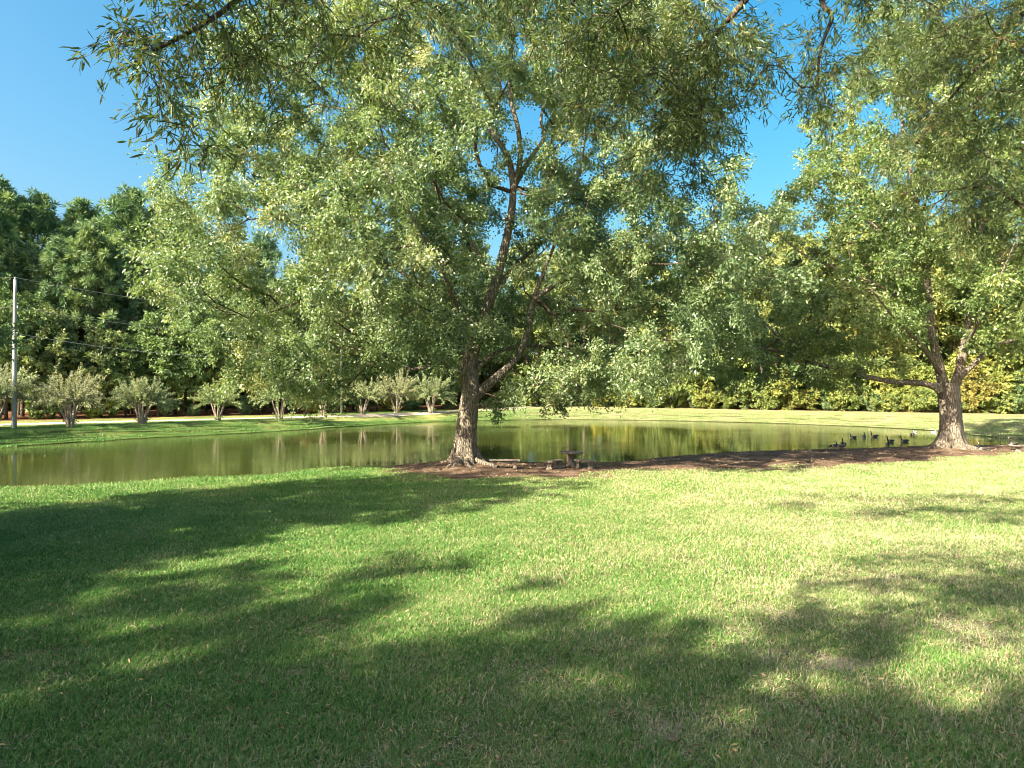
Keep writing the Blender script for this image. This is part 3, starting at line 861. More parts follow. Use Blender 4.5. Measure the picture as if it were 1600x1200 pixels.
for px, dY, s in [(2, 14, 1.0), (58, 15, 1.04), (128, 16, 1.02), (200, 13, 1.10), (248, 14, 1.06), (290, 15, .98), (165, 18, .96)]:
    plan.append(('pine', px, front_Y(px) + dY, 1, s, (.85, 1, .95)))
NLEFT = len(plan)
# right wood behind the dam
for px, dY, s in [(888, 2.0, .9), (913, 2.6, .92), (952, 4, .85), (842, 5, .85), (1110, 6, .9), (1190, 9, .95), (1262, 8, .9), (1470, 10, .95), (1545, 8, .9), (1625, 9, .95), (1020, 9, .9), (1370, 7, .9)]:
    plan.append(('pine', px, front_Y(px) + dY, int(px) % 3, s * 1.15, (1.25, 1.2, .9)))
for px in [815, 870, 935, 990, 1045, 1095, 1150, 1205, 1262, 1318, 1372, 1428, 1482, 1538, 1592, 1645]:
    plan.append(('hard', px + jit(14), front_Y(px) + 7 + jit(2), random.choice([0, 1, 1]), 1.45 + jit(.2), random.choice([(1.35, 1.25, .9), (1.2, 1.15, .85), (1.5, 1.3, .8), (1.1, 1.1, .9)])))
for i, px in enumerate(range(985, 1680, 31)):
    t = random.choice([(1.2, 1.2, .8), (1.1, 1.15, .85), (.75, .9, .85), (1.35, 1.2, .7)])
    if px == 1512: t = (1.6, 1.15, .75)
    plan.append(('bush', px + jit(8), front_Y(px) + 0.6 + jit(.5), i % 3, 0.85 + jit(.38), t))
for px, s, t in [(868, .55, (1.6, 1.4, .7)), (935, .6, (1.9, 1.5, .6)), (965, .7, (1.5, 1.4, .7)), (905, .35, (1.2, 1.1, .8)), (780, .7, (1.2, 1.2, .8)), (820, .6, (1.4, 1.3, .8))]:
    plan.append(('bush', px, front_Y(px) + 2.0, int(px) % 3, s, t))
for px in range(800, 1690, 52):
    plan.append(('bush', px + jit(14), front_Y(px) + 4.2 + jit(.8), int(px) % 3, 1.7 + jit(.6), random.choice([(1.15, 1.2, .8), (1.3, 1.2, .7), (.8, .95, .85), (.95, 1.05, .7)])))
# undergrowth in the left wood, with the yellow and the red bush seen between the trunks
for px, s, t in [(-20, .5, (.9, 1, .8)), (60, .45, (.9, 1, .8)), (85, .4, (1, 1.1, .8)), (150, .5, (1.3, 1.3, .6)), (172, .45, (1.3, 1.25, .6)), (262, .42, (.9, 1, .9)), (300, .4, (.8, .95, .9)), (385, .5, (.7, .85, .85)), (478, .55, (3.0, .9, .8)), (492, .45, (2.2, 1.7, .5)), (598, .8, (1.8, 1.5, .7)), (640, .8, (.8, 1.1, .95)), (700, .6, (1, 1, .8))]:
    plan.append(('bush', px, front_Y(px) + 2.4, int(px + 40) % 3, s, t))

NAMES = {'hard': ('broadleaf_tree', 'broadleaf tree', 'tree'), 'pine': ('pine_tree', 'pine', 'tree'), 'bush': ('bush', 'bush', 'bush')}
LOOK = {('hard', 0): 'leafy dark green', ('hard', 1): 'leafy sunlit green', ('pine', 0): 'tall dark', ('pine', 1): 'tall sunlit', ('bush', 0): 'low green', ('bush', 1): 'rounded yellow-green'}
for side in (0, 1):
    for kind in ('hard', 'pine', 'bush'):
        ids = [i for i, p in enumerate(plan) if p[0] == kind and ((p[1] > 775) if side else (p[1] <= 775))]
        ids.sort(key=lambda i: plan[i][1])
        for rank, i in enumerate(ids):
            _, px, Yd, pi, s, tint = plan[i]
            if not side and tint[0] < 1.5: tint = tuple(1.3 * v for v in tint)
            pm = {'hard': hards, 'pine': pines, 'bush': bushes}[kind][pi]
            q = np.array([[(px - 800) * Yd / F, Yd]])
            z = float(terrain(q)[0])
            nm, word, cat = NAMES[kind]
            where = 'behind the dam' if side else 'behind the drive'
            lab = f'{LOOK[(kind, side)]} {word}, {ordinal(rank + 1)} from the left {where}'
            if kind == 'bush' and side:
                hue = 'orange-tinged' if tint[0] > 1.55 else 'dark green' if tint[0] < .9 else 'yellow-green'
                lab = f'rounded {hue} bush, {ordinal(rank + 1)} from the left {where}'
            if kind == 'bush' and tint[0] > 2.9: lab = 'reddish bush seen between dark trunks behind the crape myrtles'
            place(nm, pm, (q[0, 0], Yd, z - 0.02), s, random.random() * 6.28, tint, lab, cat, f'{word}s {where}', 1 + jit(.08))

# the deep wood behind: one dark mass nobody could count
bl = []
for px in range(-160, 1800, 46):
    Yd = front_Y(px) + 24 + 3 * random.random()
    x = (px - 800) * Yd / F
    for zz in (0.6, 2.6, 5, 7.5, 10.5, 14, 18):
        bl.append((np.array([x, Yd, zz]), np.array([3.2, 2.2, 2.2]), 1.6 if zz < 8 else 1))
C = sample_blobs(bl, 2600, 0.7)
tw, V, Q, rnd = clump_foliage(C, 1.6, 70, 1.1, .75, 4, .2)
bw = obj('wood_backdrop', mesh('wood_backdrop', V, [Q], M['wood_leaf'], {'rnd': rnd}))
bw.color = (1.1, 1.2, .95, 1)
tag(bw, 'dense mass of leaves deep in the wood', None, None, 'stuff')

# ------------------------------------------------------------------ crape myrtles
def crape_proto(seed, nst, H, W):
    st = []; P0 = []; P1 = []; R0 = []; R1 = []; leafP = []; leafD = []; lr = []
    for i in range(nst):
        a = 2 * np.pi * i / nst + rng.normal() * .25
        sp = 0.18 + 0.55 * rng.random()
        P = catmull(np.array([(math.cos(a) * .22, math.sin(a) * .22, -.15), (math.cos(a) * .3, math.sin(a) * .3, .5), (math.cos(a) * (.32 + sp * .5), math.sin(a) * (.32 + sp * .5), 1.15), (math.cos(a) * (.35 + sp), math.sin(a) * (.35 + sp), 1.75 + .3 * rng.random())]), 4)
        st.append((P, np.interp(np.arange(len(P)), [0, len(P) - 1], [0.14, 0.075])))
        top = P[-1]
        for k in range(13):
            d = unit(np.array([math.cos(a) * .7, math.sin(a) * .7, .75]) + rng.normal(size=3) * .55)
            d[2] = abs(d[2]) * .8 + .12
            L = (H - 1.7) * (.65 + .5 * rng.random())
            prev = top
            for sgi in range(1, 6):
                t = sgi / 5
                q = top + d * L * t * np.array([W, W, 1]) + np.array([0, 0, -0.45 * L * t * t * (1 - d[2])])
                P0.append(prev); P1.append(q); R0.append(.03 * (1.1 - t) + .008); R1.append(.03 * (.95 - t) + .008)
                m_ = 24
                b = prev + (q - prev) * rng.random((m_, 1)) + rng.normal(size=(m_, 3)) * .06
                if sgi > 1:
                    leafP.append(b); leafD.append(unit(unit(q - prev) * .6 + rng.normal(size=(m_, 3)) * .7))
                    lr.append(np.clip(rng.normal(.38 + .28 * t, .16, m_), 0, 1))
                prev = q
    for k in range(6):      # suckers at the foot
        a = rng.random() * 6.28; d = np.array([math.cos(a), math.sin(a), .8])
        P0.append(np.array([0, 0, .05])); P1.append(d * .8); R0.append(.014); R1.append(.006)
        m_ = 14; leafP.append(d * .8 * (.4 + .6 * rng.random((m_, 1))) + rng.normal(size=(m_, 3)) * .06); leafD.append(rand_dirs(m_)); lr.append(np.full(m_, .5))
    V, Q = leaf_quads(np.vstack(leafP), np.vstack(leafD), .17, .085, .6)
    sm = [MB().add(*tube(P, R, 8)).mesh('stem', M['crape_bark'], True) for P, R in st]
    tv = frusta(P0, P1, np.array(R0), np.array(R1), 4)
    return sm, MB().add(*tv).mesh('shoot_growth', M['crape_bark']), mesh('crown', V, [Q], M['crape_leaf'], {'rnd': np.repeat(np.concatenate(lr), 4)})
cp = [crape_proto(1, 8, 4.9, 1.0), crape_proto(2, 9, 4.6, .9), crape_proto(3, 6, 4.3, 1.1), crape_proto(4, 7, 5.0, .85), crape_proto(5, 5, 4.7, .95)]
crapes = [(-8, 670, 5.2, 0, (1, 1, 1), 'crape myrtle cut off by the left edge, left of the utility pole'),
          (110, 667.5, 4.9, 0, (1.1, 1, 1), 'fan shaped crape myrtle with pale stems just right of the utility pole'),
          (222, 663.5, 4.7, 1, (1, 1, .95), 'fan shaped crape myrtle, second right of the utility pole'),
          (341, 658.5, 3.9, 2, (1, 1.08, .75), 'rounded greener crape myrtle with few stems, third right of the utility pole'),
          (437, 655.5, 4.7, 3, (.95, 1.05, .8), 'crape myrtle with one pale stem, fourth right of the utility pole'),
          (505, 652, 4.4, 4, (.95, 1.05, .8), 'crape myrtle with white stems, left of the distant utility pole'),
          (567, 649.3, 4.6, 2, (1.05, 1.02, .85), 'open spiky crape myrtle, just right of the distant utility pole'),
          (620, 647.2, 5.3, 3, (1.1, 1.02, .9), 'tallest pale crape myrtle, second right of the distant utility pole'),
          (673, 644.8, 4.6, 0, (.95, 1, .8), 'crape myrtle nearest to the big oak trunk')]
for px, py, h, pi, tint, lab in crapes:
    z = .36
    for _ in range(3):
        q = ground_at(px, py, z)[:2]; z = float(terrain(q[None])[0])
    o = empty('crape_myrtle', (q[0], q[1], z - .02), random.random() * 6.28)
    s = h / 4.6; o.scale = (s * (.86 + jit(.1)), s * (.86 + jit(.1)), s * (1.06 + jit(.08)))
    tag(o, lab, 'shrub', 'crape myrtles along the drive')
    for sm in cp[pi][0]: obj('stem', sm, o)
    obj('shoot_growth', cp[pi][1], o, 'stuff')
    c = obj('crown', cp[pi][2], o, 'stuff'); c.color = (*tint, 1)

# ------------------------------------------------------------------ utility poles and lines
def simple_mat(name, c0, c1, scale, rough=.8, bmp=.3, dist=.01, stretch=(1, 1, 1), spec=.3):
    m, nt, bs, out = new_mat(name)
    tc = nt.nodes.new('ShaderNodeTexCoord'); mp = nt.nodes.new('ShaderNodeMapping'); mp.inputs['Scale'].default_value = stretch
    nt.links.new(tc.outputs['Object'], mp.inputs[0])
    n = noise(nt, mp.outputs[0], scale, 4, .6)
    nt.links.new(ramp(nt, n, [(.3, c0), (.7, c1)]), bs.inputs['Base Color'])
    bs.inputs['Roughness'].default_value = rough; bs.inputs['Specular IOR Level'].default_value = spec
    bump(nt, bs, n, bmp, dist)
    return m
M['pole'] = simple_mat('pole_wood', (.22, .23, .22), (.40, .41, .40), 6, .85, .4, .01, (3, 3, .3))
M['porcelain'] = simple_mat('porcelain', (.3, .32, .33), (.4, .42, .43), 3, .3, 0)
M['wire'] = simple_mat('wire_metal', (.22, .22, .22), (.3, .3, .3), 2, .6, 0)
M['steel'] = simple_mat('steel', (.25, .26, .27), (.35, .36, .37), 8, .5, .1)
def lathe(prof, n=16):
    prof = np.array(prof, float); th = np.linspace(0, 2 * np.pi, n, endpoint=False)
    V = np.stack([prof[:, 0:1] * np.cos(th), prof[:, 0:1] * np.sin(th), np.repeat(prof[:, 1:2], n, 1)], -1).reshape(-1, 3)
    k = len(prof); j = np.arange(n); kk = (j + 1) % n
    Q = np.concatenate([np.stack([i * n + j, i * n + kk, (i + 1) * n + kk, (i + 1) * n + j], -1) for i in range(k - 1)])
    return V, [Q]
p1 = ground_at(22, 674, .25); p1[2] = float(terrain(p1[None, :2])[0])
p2 = ground_at(534, 647.2, .45); p2[2] = float(terrain(p2[None, :2])[0])
M['pole_dark'] = simple_mat('pole_wood_dark', (.05, .045, .04), (.11, .10, .09), 6, .85, .4, .01, (3, 3, .3))
def pole(p, H, lab, lean, wood='pole'):
    o = empty('utility_pole', p); tag(o, lab, 'pole', 'utility poles along the drive')
    o.rotation_euler = (0, lean, 0)
    T = np.array([(0, 0, -.5), (0, 0, H * .5), (0, 0, H)])
    obj('shaft', MB().add(*tube(catmull(T, 6), np.linspace(.20, .125, 13), 14)).mesh('shaft', M[wood], True), o)
    V, Fc = lathe([(.0, H), (.13, H), (.128, H + .03), (0, H + .05)], 14)
    obj('cap', MB().add(V, Fc).mesh('cap', M['steel'], True), o)
    for z in (H + .12, H - 2.3, H - 4.5):
        ins = MB().add(*[lathe([(0, -.1), (.05, -.1), (.07, -.03), (.04, 0), (.07, .04), (.05, .1), (0, .12)], 10)[0] + np.array([0 if z > H else .22, 0, z]), lathe([(0, -.1), (.05, -.1), (.07, -.03), (.04, 0), (.07, .04), (.05, .1), (0, .12)], 10)[1]])
        io = obj('insulator', ins.mesh('insulator', M['porcelain'], True), o)
        if z < H:
            V, Fc = tube(np.array([(.1, 0, z - .12), (.18, 0, z - .12), (.22, 0, z - .08)]), [.025, .022, .02], 8)
            io.parent = obj('bracket', MB().add(V, Fc).mesh('bracket', M['steel'], True), o)
H1 = at(22, 437, p1[1])[2] - p1[2]
pole(p1, H1, 'grey wooden utility pole standing on the left bank at the picture edge', 0.008)
pole(p2, H1 * .97, 'distant dark utility pole among the crape myrtles', 0.0, 'pole_dark')
p0 = np.array([p1[0] - 42, p1[1] - 16, .3])
wl = ['topmost power line', 'middle power line', 'lowest power line']
for k, (z1, z2, sag) in enumerate(((H1 + .2, H1 * .97 + .2, .8), (H1 - 2.3, H1 * .97 - 2.3, .9), (H1 - 4.5, H1 * .97 - 4.5, 1.2))):
    t = np.linspace(0, 1, 24)[:, None]
    off = np.array([.0 if k == 0 else .22, 0, 0])
    A = np.array([p0[0], p0[1], p1[2] + z1 + .3]); B = np.array([p1[0], p1[1], p1[2] + z1]) + off; Cc = np.array([p2[0], p2[1], p2[2] + z2]) + off
    s = lambda a, b: a + (b - a) * t - np.array([0, 0, 1]) * (4 * sag * t * (1 - t))
    Pw = np.vstack([s(A, B)[:-1], s(B, Cc)])
    ln = obj('power_line', MB().add(*tube(Pw, np.full(len(Pw), 0.015 if k < 2 else .022), 6)).mesh('power_line', M['wire'], True))
    tag(ln, f'{wl[k]} running from the left edge past the utility pole', 'cable', 'power lines on the utility poles')

# ------------------------------------------------------------------ concrete table and benches
M['concrete'] = simple_mat('concrete', (.085, .07, .058), (.30, .26, .22), 7, .9, .4, .01)
def slab(outline, z0, z1, bev=.02):
    """extruded plan outline with a bevelled rim"""
    o = np.array(outline, float); n = len(o); c = o.mean(0)
    tan = unit(np.roll(o, -1, 0) - np.roll(o, 1, 0)); nr = np.stack([tan[:, 1], -tan[:, 0]], 1)
    rings = [(0 - bev, z0), (0, z0 + bev), (0, z1 - bev), (0 - bev, z1)]
    V = np.vstack([np.column_stack([o + nr * r, np.full(n, z)]) for r, z in rings])
    j = np.arange(n); k = (j + 1) % n
    Q = np.concatenate([np.stack([i * n + j, i * n + k, (i + 1) * n + k, (i + 1) * n + j], -1) for i in range(3)])
    return V, [Q, np.arange(n)[None][:, ::-1], (3 * n + np.arange(n))[None]]
def arc_outline(R, wdt, ang, n=14):
    a = np.linspace(-ang, ang, n)
    outer = np.stack([np.sin(a) * (R + wdt / 2), np.cos(a) * (R + wdt / 2) - R], 1)
    inner = np.stack([np.sin(a) * (R - wdt / 2), np.cos(a) * (R - wdt / 2) - R], 1)[::-1]
    return np.vstack([outer, inner])[::-1]
def leg_profile(w, d, h):
    """a waisted pedestal leg"""
    V = []
    prof = [(1.15, 0), (1.15, .06), (.85, .11), (.68, h * .5), (.85, h - .08), (1.1, h - .03), (1.1, h)]
    for f, z in prof:
        V += [(-w * f / 2, -d * f / 2, z), (w * f / 2, -d * f / 2, z), (w * f / 2, d * f / 2, z), (-w * f / 2, d * f / 2, z)]
    V = np.array(V); j = np.arange(4); k = (j + 1) % 4
    Q = np.concatenate([np.stack([i * 4 + j, i * 4 + k, (i + 1) * 4 + k, (i + 1) * 4 + j], -1) for i in range(len(prof) - 1)])
    return V, [Q]
def bench(loc, rz, R, wdt, ln, lab, h=.43):
    o = empty('concrete_bench', loc, rz); tag(o, lab, 'bench', 'concrete benches on the near shore')
    ang = ln / 2 / R
    obj('seat', MB().add(*slab(arc_outline(R, wdt, ang), h - .075, h)).mesh('seat', M['concrete']), o)
    for sgn in (-1, 1):
        a = sgn * ang * .66
        V, Fc = leg_profile(.17, wdt * .72, h - .075)
        c, s = math.cos(-a), math.sin(-a)
        V = V @ np.array([[c, s, 0], [-s, c, 0], [0, 0, 1]]) + np.array([math.sin(a) * R, math.cos(a) * R - R, -.01])
        obj('leg', MB().add(V, Fc).mesh('leg', M['concrete']), o)
    return o
def gpt(px, py, z=0.05):
    for _ in range(4):
        q = ground_at(px, py, z); z = float(terrain(q[None, :2])[0])
    q[2] = z; return q
bench(gpt(789, 731.5), 0.05, 6.0, .40, 1.5, 'long concrete bench beside the big oak trunk')
bench(gpt(864, 732.5), 0.95, 1.5, .38, 1.25, 'curved concrete bench in front of the round table')
bench(gpt(914, 731.5), -0.75, 1.5, .38, 1.15, 'curved concrete bench to the right of the round table')
bench(gpt(1603, 706.5), 0.1, 6.0, .42, 1.6, 'concrete bench cut off by the right edge')
tb = gpt(892, 728.0)
o = empty('concrete_table', tb); o.rotation_euler = (0.0, 0.035, 0); tag(o, 'round concrete pedestal table between the curved benches', 'table')
a = np.linspace(0, 2 * np.pi, 28, endpoint=False)
obj('table_top', MB().add(*slab(np.stack([np.cos(a) * .6, np.sin(a) * .6], 1), .66, .745)).mesh('table_top', M['concrete']), o)
V, Fc = lathe([(0, -.02), (.27, -.02), (.27, .06), (.20, .13), (.13, .28), (.12, .42), (.17, .55), (.25, .62), (.25, .658), (0, .658)], 20)
obj('pedestal', MB().add(V, Fc).mesh('pedestal', M['concrete'], True), o)

# ------------------------------------------------------------------ geese and ducks
m, nt, bs, out = new_mat('goose_plumage'); M['goose'] = m
nt.links.new(ramp(nt, attr(nt, 'rnd'), [(0.0, (.012, .011, .010)), (0.22, (.012, .011, .010)), (.26, (.10, .085, .07)), (.45, (.055, .045, .036)), (.62, (.09, .075, .06)), (.72, (.30, .27, .23)), (.85, (.7, .68, .64)), (1.0, (.75, .74, .70))]), bs.inputs['Base Color'])
bs.inputs['Roughness'].default_value = .6
m, nt, bs, out = new_mat('duck_plumage'); M['duck'] = m
nt.links.new(ramp(nt, attr(nt, 'rnd'), [(0.0, (.75, .35, .05)), (.2, (.75, .35, .05)), (.25, (.8, .79, .75)), (1, (.8, .79, .75))]), bs.inputs['Base Color'])
bs.inputs['Roughness'].default_value = .6
M['leg_skin'] = simple_mat('leg_skin', (.02, .02, .02), (.04, .04, .04), 8, .6, 0)

def goose_mesh(neck='up', duck=False):
    """one lofted body from tail to bill, along +x; z=0 is the belly line"""
    s = 1.0
    if neck == 'up':
        path = [(-.42, .20, .008), (-.36, .19, .05), (-.27, .16, .095), (-.15, .14, .125), (0, .13, .14), (.12, .14, .13), (.20, .18, .10), (.245, .25, .062), (.26, .34, .042), (.265, .44, .036), (.275, .50, .040), (.30, .535, .045), (.335, .54, .038), (.37, .53, .020), (.405, .52, .010)]
    else:           # head drawn back or grazing
        path = [(-.42, .20, .008), (-.36, .19, .05), (-.27, .16, .095), (-.15, .14, .125), (0, .13, .14), (.12, .14, .13), (.20, .16, .10), (.27, .17, .062), (.33, .15, .042), (.39, .10, .036), (.43, .05, .040), (.46, .02, .042), (.48, -.015, .036), (.495, -.045, .020), (.505, -.075, .010)]
    if duck: path = [(x * .72, z * .72 if z < .2 else .144 + (z - .2) * .45, r * .8) for x, z, r in path]
    P = np.array([(x, 0, z) for x, z, r in path]); R = np.array([r for *_, r in path])
    Pc = catmull(P, 3); Rc = np.interp(np.linspace(0, len(P) - 1, len(Pc)), np.arange(len(P)), R)
    sides = 12
    T = unit(np.gradient(Pc, axis=0)); B = np.array([0, 1.0, 0])
    A = unit(np.cross(B[None], T))
    th = np.linspace(0, 2 * np.pi, sides, endpoint=False)
    t = np.linspace(0, len(P) - 1, len(Pc))
    wide = np.where(t < 6, 1.08, 1.0)
    V = Pc[:, None] + Rc[:, None, None] * (A[:, None] * np.cos(th)[None, :, None] + (B[None, None] * np.sin(th)[None, :, None]) * wide[:, None, None])
    # colour zones: neck, head, bill black; cheek white; back brown; belly pale; rump white underneath
    low = (np.cos(th)[None] < -.35) if A[len(A) // 3][2] > 0 else (np.cos(th)[None] > .35)
    C = np.full((len(Pc), sides), .5)
    C = np.where(low, .74, C)
    C = np.where((t[:, None] < 2.2) & low, .95, C)
    C = np.where((t[:, None] < 1.0), .1, C)
    C = np.where((t[:, None] > 5.2) & (t[:, None] < 6.6), .72, C)
    C = np.where(t[:, None] >= 6.6, .1, C)
    side = np.abs(np.sin(th))[None] > .6
    C = np.where((t[:, None] > 10.3) & (t[:, None] < 11.6) & side, .95, C)
    if duck: C = np.where(t[:, None] > 12.6, .1, .7) * np.ones((1, sides))
    C = C + rng.normal(0, .012, C.shape) * (C > .3)
    n = len(Pc)
    i = np.arange(n - 1)[:, None] * sides; j = np.arange(sides)[None]; k = (j + 1) % sides
    Q = np.stack([i + j, i + k, i + sides + k, i + sides + j], -1).reshape(-1, 4)
    V = V.reshape(-1, 3)
    ends = [np.arange(sides)[None][:, ::-1], ((n - 1) * sides + np.arange(sides))[None]]
    # wings: two shallow folded shells fused against the flanks
    return mesh('goose_body', V, [Q] + ends, M['duck' if duck else 'goose'], {'rnd': np.clip(C.reshape(-1), 0, 1)}, True)
def wing_mesh(sgn, duck=False):
    k = .72 if duck else 1
    P = catmull(np.array([(.16, sgn * .12, .19), (.02, sgn * .155, .19), (-.16, sgn * .13, .20), (-.34, sgn * .05, .215), (-.44, sgn * .015, .215)]) * k, 4)
    R = np.interp(np.linspace(0, 1, len(P)), [0, .2, .6, 1], [.02, .07, .06, .008]) * k
    V, Fc = tube(P, R, 8, True)
    V[:, 1] = P.repeat(8, 0)[:, 1].tolist() + [P[-1, 1], P[0, 1]] + (V[:, 1] - np.concatenate([P.repeat(8, 0)[:, 1], [P[-1, 1], P[0, 1]]])) * .35
    return mesh('wing', V, Fc, M['duck' if duck else 'goose'], {'rnd': np.clip(.42 + rng.normal(0, .06, len(V)), .27, .6)}, True)
GB = {('up', 0): goose_mesh('up'), ('down', 0): goose_mesh('down'), ('up', 1): goose_mesh('up', True)}
GW = {(s, d): wing_mesh(s, bool(d)) for s in (-1, 1) for d in (0, 1)}
def gleg():
    V, Fc = tube(np.array([(0, 0, .13), (-.015, 0, .05), (0, 0, -.12), (.0, 0, -.165)]), [.035, .018, .010, .012], 7)
    foot = np.array([(-.02, 0, -.172), (.09, -.05, -.178), (.11, 0, -.178), (.09, .05, -.178), (-.02, 0, -.16), (.03, 0, -.16)])
    mb = MB().add(V, Fc); n = mb.n
    mb.add(foot, [np.array([(0, 1, 2), (0, 2, 3), (5, 2, 1), (5, 3, 2), (0, 5, 1), (0, 3, 5)])])
    return mb.mesh('leg', M['leg_skin'], True)
GL = gleg()
def bird(px, py, heading, pose, lab, duck=0, s=1.0):
    nm = 'duck' if duck else 'goose'
    if pose == 'swim':
        q = ground_at(px, py, WZ); z = WZ - .055
    else:
        q = gpt(px, py); z = q[2] + (.175 if pose in ('stand', 'graze') else -.01)
    o = empty(nm, (q[0], q[1], z if pose != 'swim' else z), heading)
    if pose in ('stand', 'graze'): z = q[2] + .175 * s
    o.location.z = z
    s *= .84
    if pose in ('stand', 'graze'): o.location.z = q[2] + .175 * s
    o.scale = (s, s, s)
    tag(o, lab, nm, 'white ducks on the pond' if duck else 'geese by the near shore')
    obj('body', GB[('down' if pose == 'graze' else 'up', duck)], o)
    for k in (-1, 1): obj('wing', GW[(k, duck)], o)
    if pose in ('stand', 'graze'):
        for k in (-1, 1):
            l = obj('leg', GL, o); l.location = (.02 + .03 * k, .06 * k, 0)
Wst, Est = math.pi, 0.0
bird(1333, 684.5, Wst + .1, 'swim', 'leftmost swimming goose, facing left')
bird(1350, 683, Est + .9, 'swim', 'swimming goose facing away, second from the left on the water')
bird(1366, 682.5, Wst - .1, 'swim', 'swimming goose facing left, third from the left on the water', s=1.1)
bird(1391, 690.5, Wst + .2, 'swim', 'swimming goose with pale flank, just behind a goose seen head on', s=1.1)
bird(1387, 695.5, -math.pi / 2 - .3, 'swim', 'goose swimming nearest to the shore, seen head on')
bird(1413, 690.5, Wst, 'swim', 'swimming goose facing left, nearest to the right oak trunk', s=1.15)
bird(1426, 679.8, -math.pi / 2, 'swim', 'goose swimming head on in front of a white duck')
bird(1429.5, 675.6, Wst + .3, 'swim', 'white duck behind a dark swimming goose', 1, 1.0)
bird(1459, 675.6, Est, 'swim', 'white duck swimming alone left of the right oak trunk', 1, 1.0)
bird(1304, 704.2, Wst + .15, 'graze', 'goose with lowered head, leftmost on the near shore', s=1.1)
bird(1313, 704.6, Wst - .3, 'stand', 'goose standing on the shore between two other geese', s=1.0)
bird(1318, 701.5, Wst + .9, 'stand', 'goose with upright neck standing behind the shore group', s=1.15)
bird(1536, 704.5, Wst - .2, 'sit', 'goose resting on the shore just right of the right oak trunk', s=1.1)
bird(1582, 703.0, Wst + .2, 'stand', 'goose standing upright beside the bench at the right edge', s=1.3)

# ------------------------------------------------------------------ grass and litter
m, nt, bs, out = new_mat('grass_blade'); M['grass'] = m
geo = nt.nodes.new('ShaderNodeNewGeometry'); pos = geo.outputs['Position']
rn_ = attr(nt, 'rnd')
pat = noise(nt, pos, 0.5, 4, .6); pat2 = noise(nt, pos, 0.16, 3)
f = math_(nt, 'ADD', math_(nt, 'MULTIPLY', rn_, .62), math_(nt, 'MULTIPLY', math_(nt, 'ADD', pat, math_(nt, 'MULTIPLY', pat2, .4)), .45))
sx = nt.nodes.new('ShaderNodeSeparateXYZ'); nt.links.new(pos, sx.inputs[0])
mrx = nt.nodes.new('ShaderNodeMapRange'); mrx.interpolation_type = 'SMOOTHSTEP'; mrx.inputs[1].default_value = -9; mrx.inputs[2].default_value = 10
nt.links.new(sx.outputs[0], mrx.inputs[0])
f = math_(nt, 'ADD', f, math_(nt, 'MULTIPLY', math_(nt, 'SUBTRACT', mrx.outputs[0], .4), .2))  # blades paler to the right: drier grass and sunlit tone put into their colour
gc = ramp(nt, f, [(.22, (.04, .13, .022)), (.50, (.105, .265, .046)), (.65, (.24, .32, .10)), (.78, (.48, .43, .25)), (1.0, (.64, .58, .44))])
nt.links.new(gc, bs.inputs['Base Color'])
bs.inputs['Roughness'].default_value = .5; bs.inputs['Specular IOR Level'].default_value = .35
tr = nt.nodes.new('ShaderNodeBsdfTranslucent'); nt.links.new(gc, tr.inputs[0])
mx = nt.nodes.new('ShaderNodeMixShader'); mx.inputs[0].default_value = .25
nt.links.new(bs.outputs[0], mx.inputs[1]); nt.links.new(tr.outputs[0], mx.inputs[2]); nt.links.new(mx.outputs[0], out.inputs[0])

def grass_patch(rad, n, h, w, bend, dry_or_sunlit=.22):
    r = rad * np.sqrt(rng.random(n)); a = rng.random(n) * 2 * np.pi
    tuft = rng.normal(size=(n // 9 + 1, 2)) * rad * .5
    B = np.stack([r * np.cos(a), r * np.sin(a)], 1)
    az = rng.random(n) * 2 * np.pi
    H = h * (.45 + .9 * rng.random(n)); ln = bend * (.3 + 1.1 * rng.random(n)) * H
    dr = np.stack([np.cos(az), np.sin(az)], 1); sd_ = np.stack([-dr[:, 1], dr[:, 0]], 1)
    W = w * (.6 + .8 * rng.random(n))
    flat = rng.random(n) < dry_or_sunlit              # lying, dry blades
    H = np.where(flat, H * .25, H); ln = np.where(flat, ln * 1.8 + h * .5, ln)
    p0a = np.column_stack([B - sd_ * W[:, None] * .5, np.full(n, -.01)]); p0b = np.column_stack([B + sd_ * W[:, None] * .5, np.full(n, -.01)])
    mid = B + dr * ln[:, None] * .35
    m0 = np.column_stack([mid - sd_ * W[:, None] * .42, H * .65]); m1 = np.column_stack([mid + sd_ * W[:, None] * .42, H * .65])
    tp = np.column_stack([B + dr * ln[:, None], H])
    V = np.stack([p0a, p0b, m1, m0, tp], 1).reshape(-1, 3)
    i = np.arange(n)[:, None] * 5
    rnd = np.clip(rng.normal(.36, .24, n) + np.where(flat, .38, 0), 0, 1)
    return mesh('grass_patch', V, [i + np.array([[0, 1, 2, 3]]), i + np.array([[3, 2, 4]])], M['grass'], {'rnd': np.repeat(rnd, 5)})
protos = [bpy.data.objects.new('grass_patch', grass_patch(.5, 950, .058, .0098, 1.2)) for _ in range(3)] + \
         [bpy.data.objects.new('grass_patch', grass_patch(.9, 1350, .058, .0145, 1.1)) for _ in range(2)] + \
         [bpy.data.objects.new('grass_patch', grass_patch(1.5, 1700, .058, .020, .8)) for _ in range(2)] + \
         [bpy.data.objects.new('grass_patch', grass_patch(.42, 330, .05, .008, 1.2, .75))]

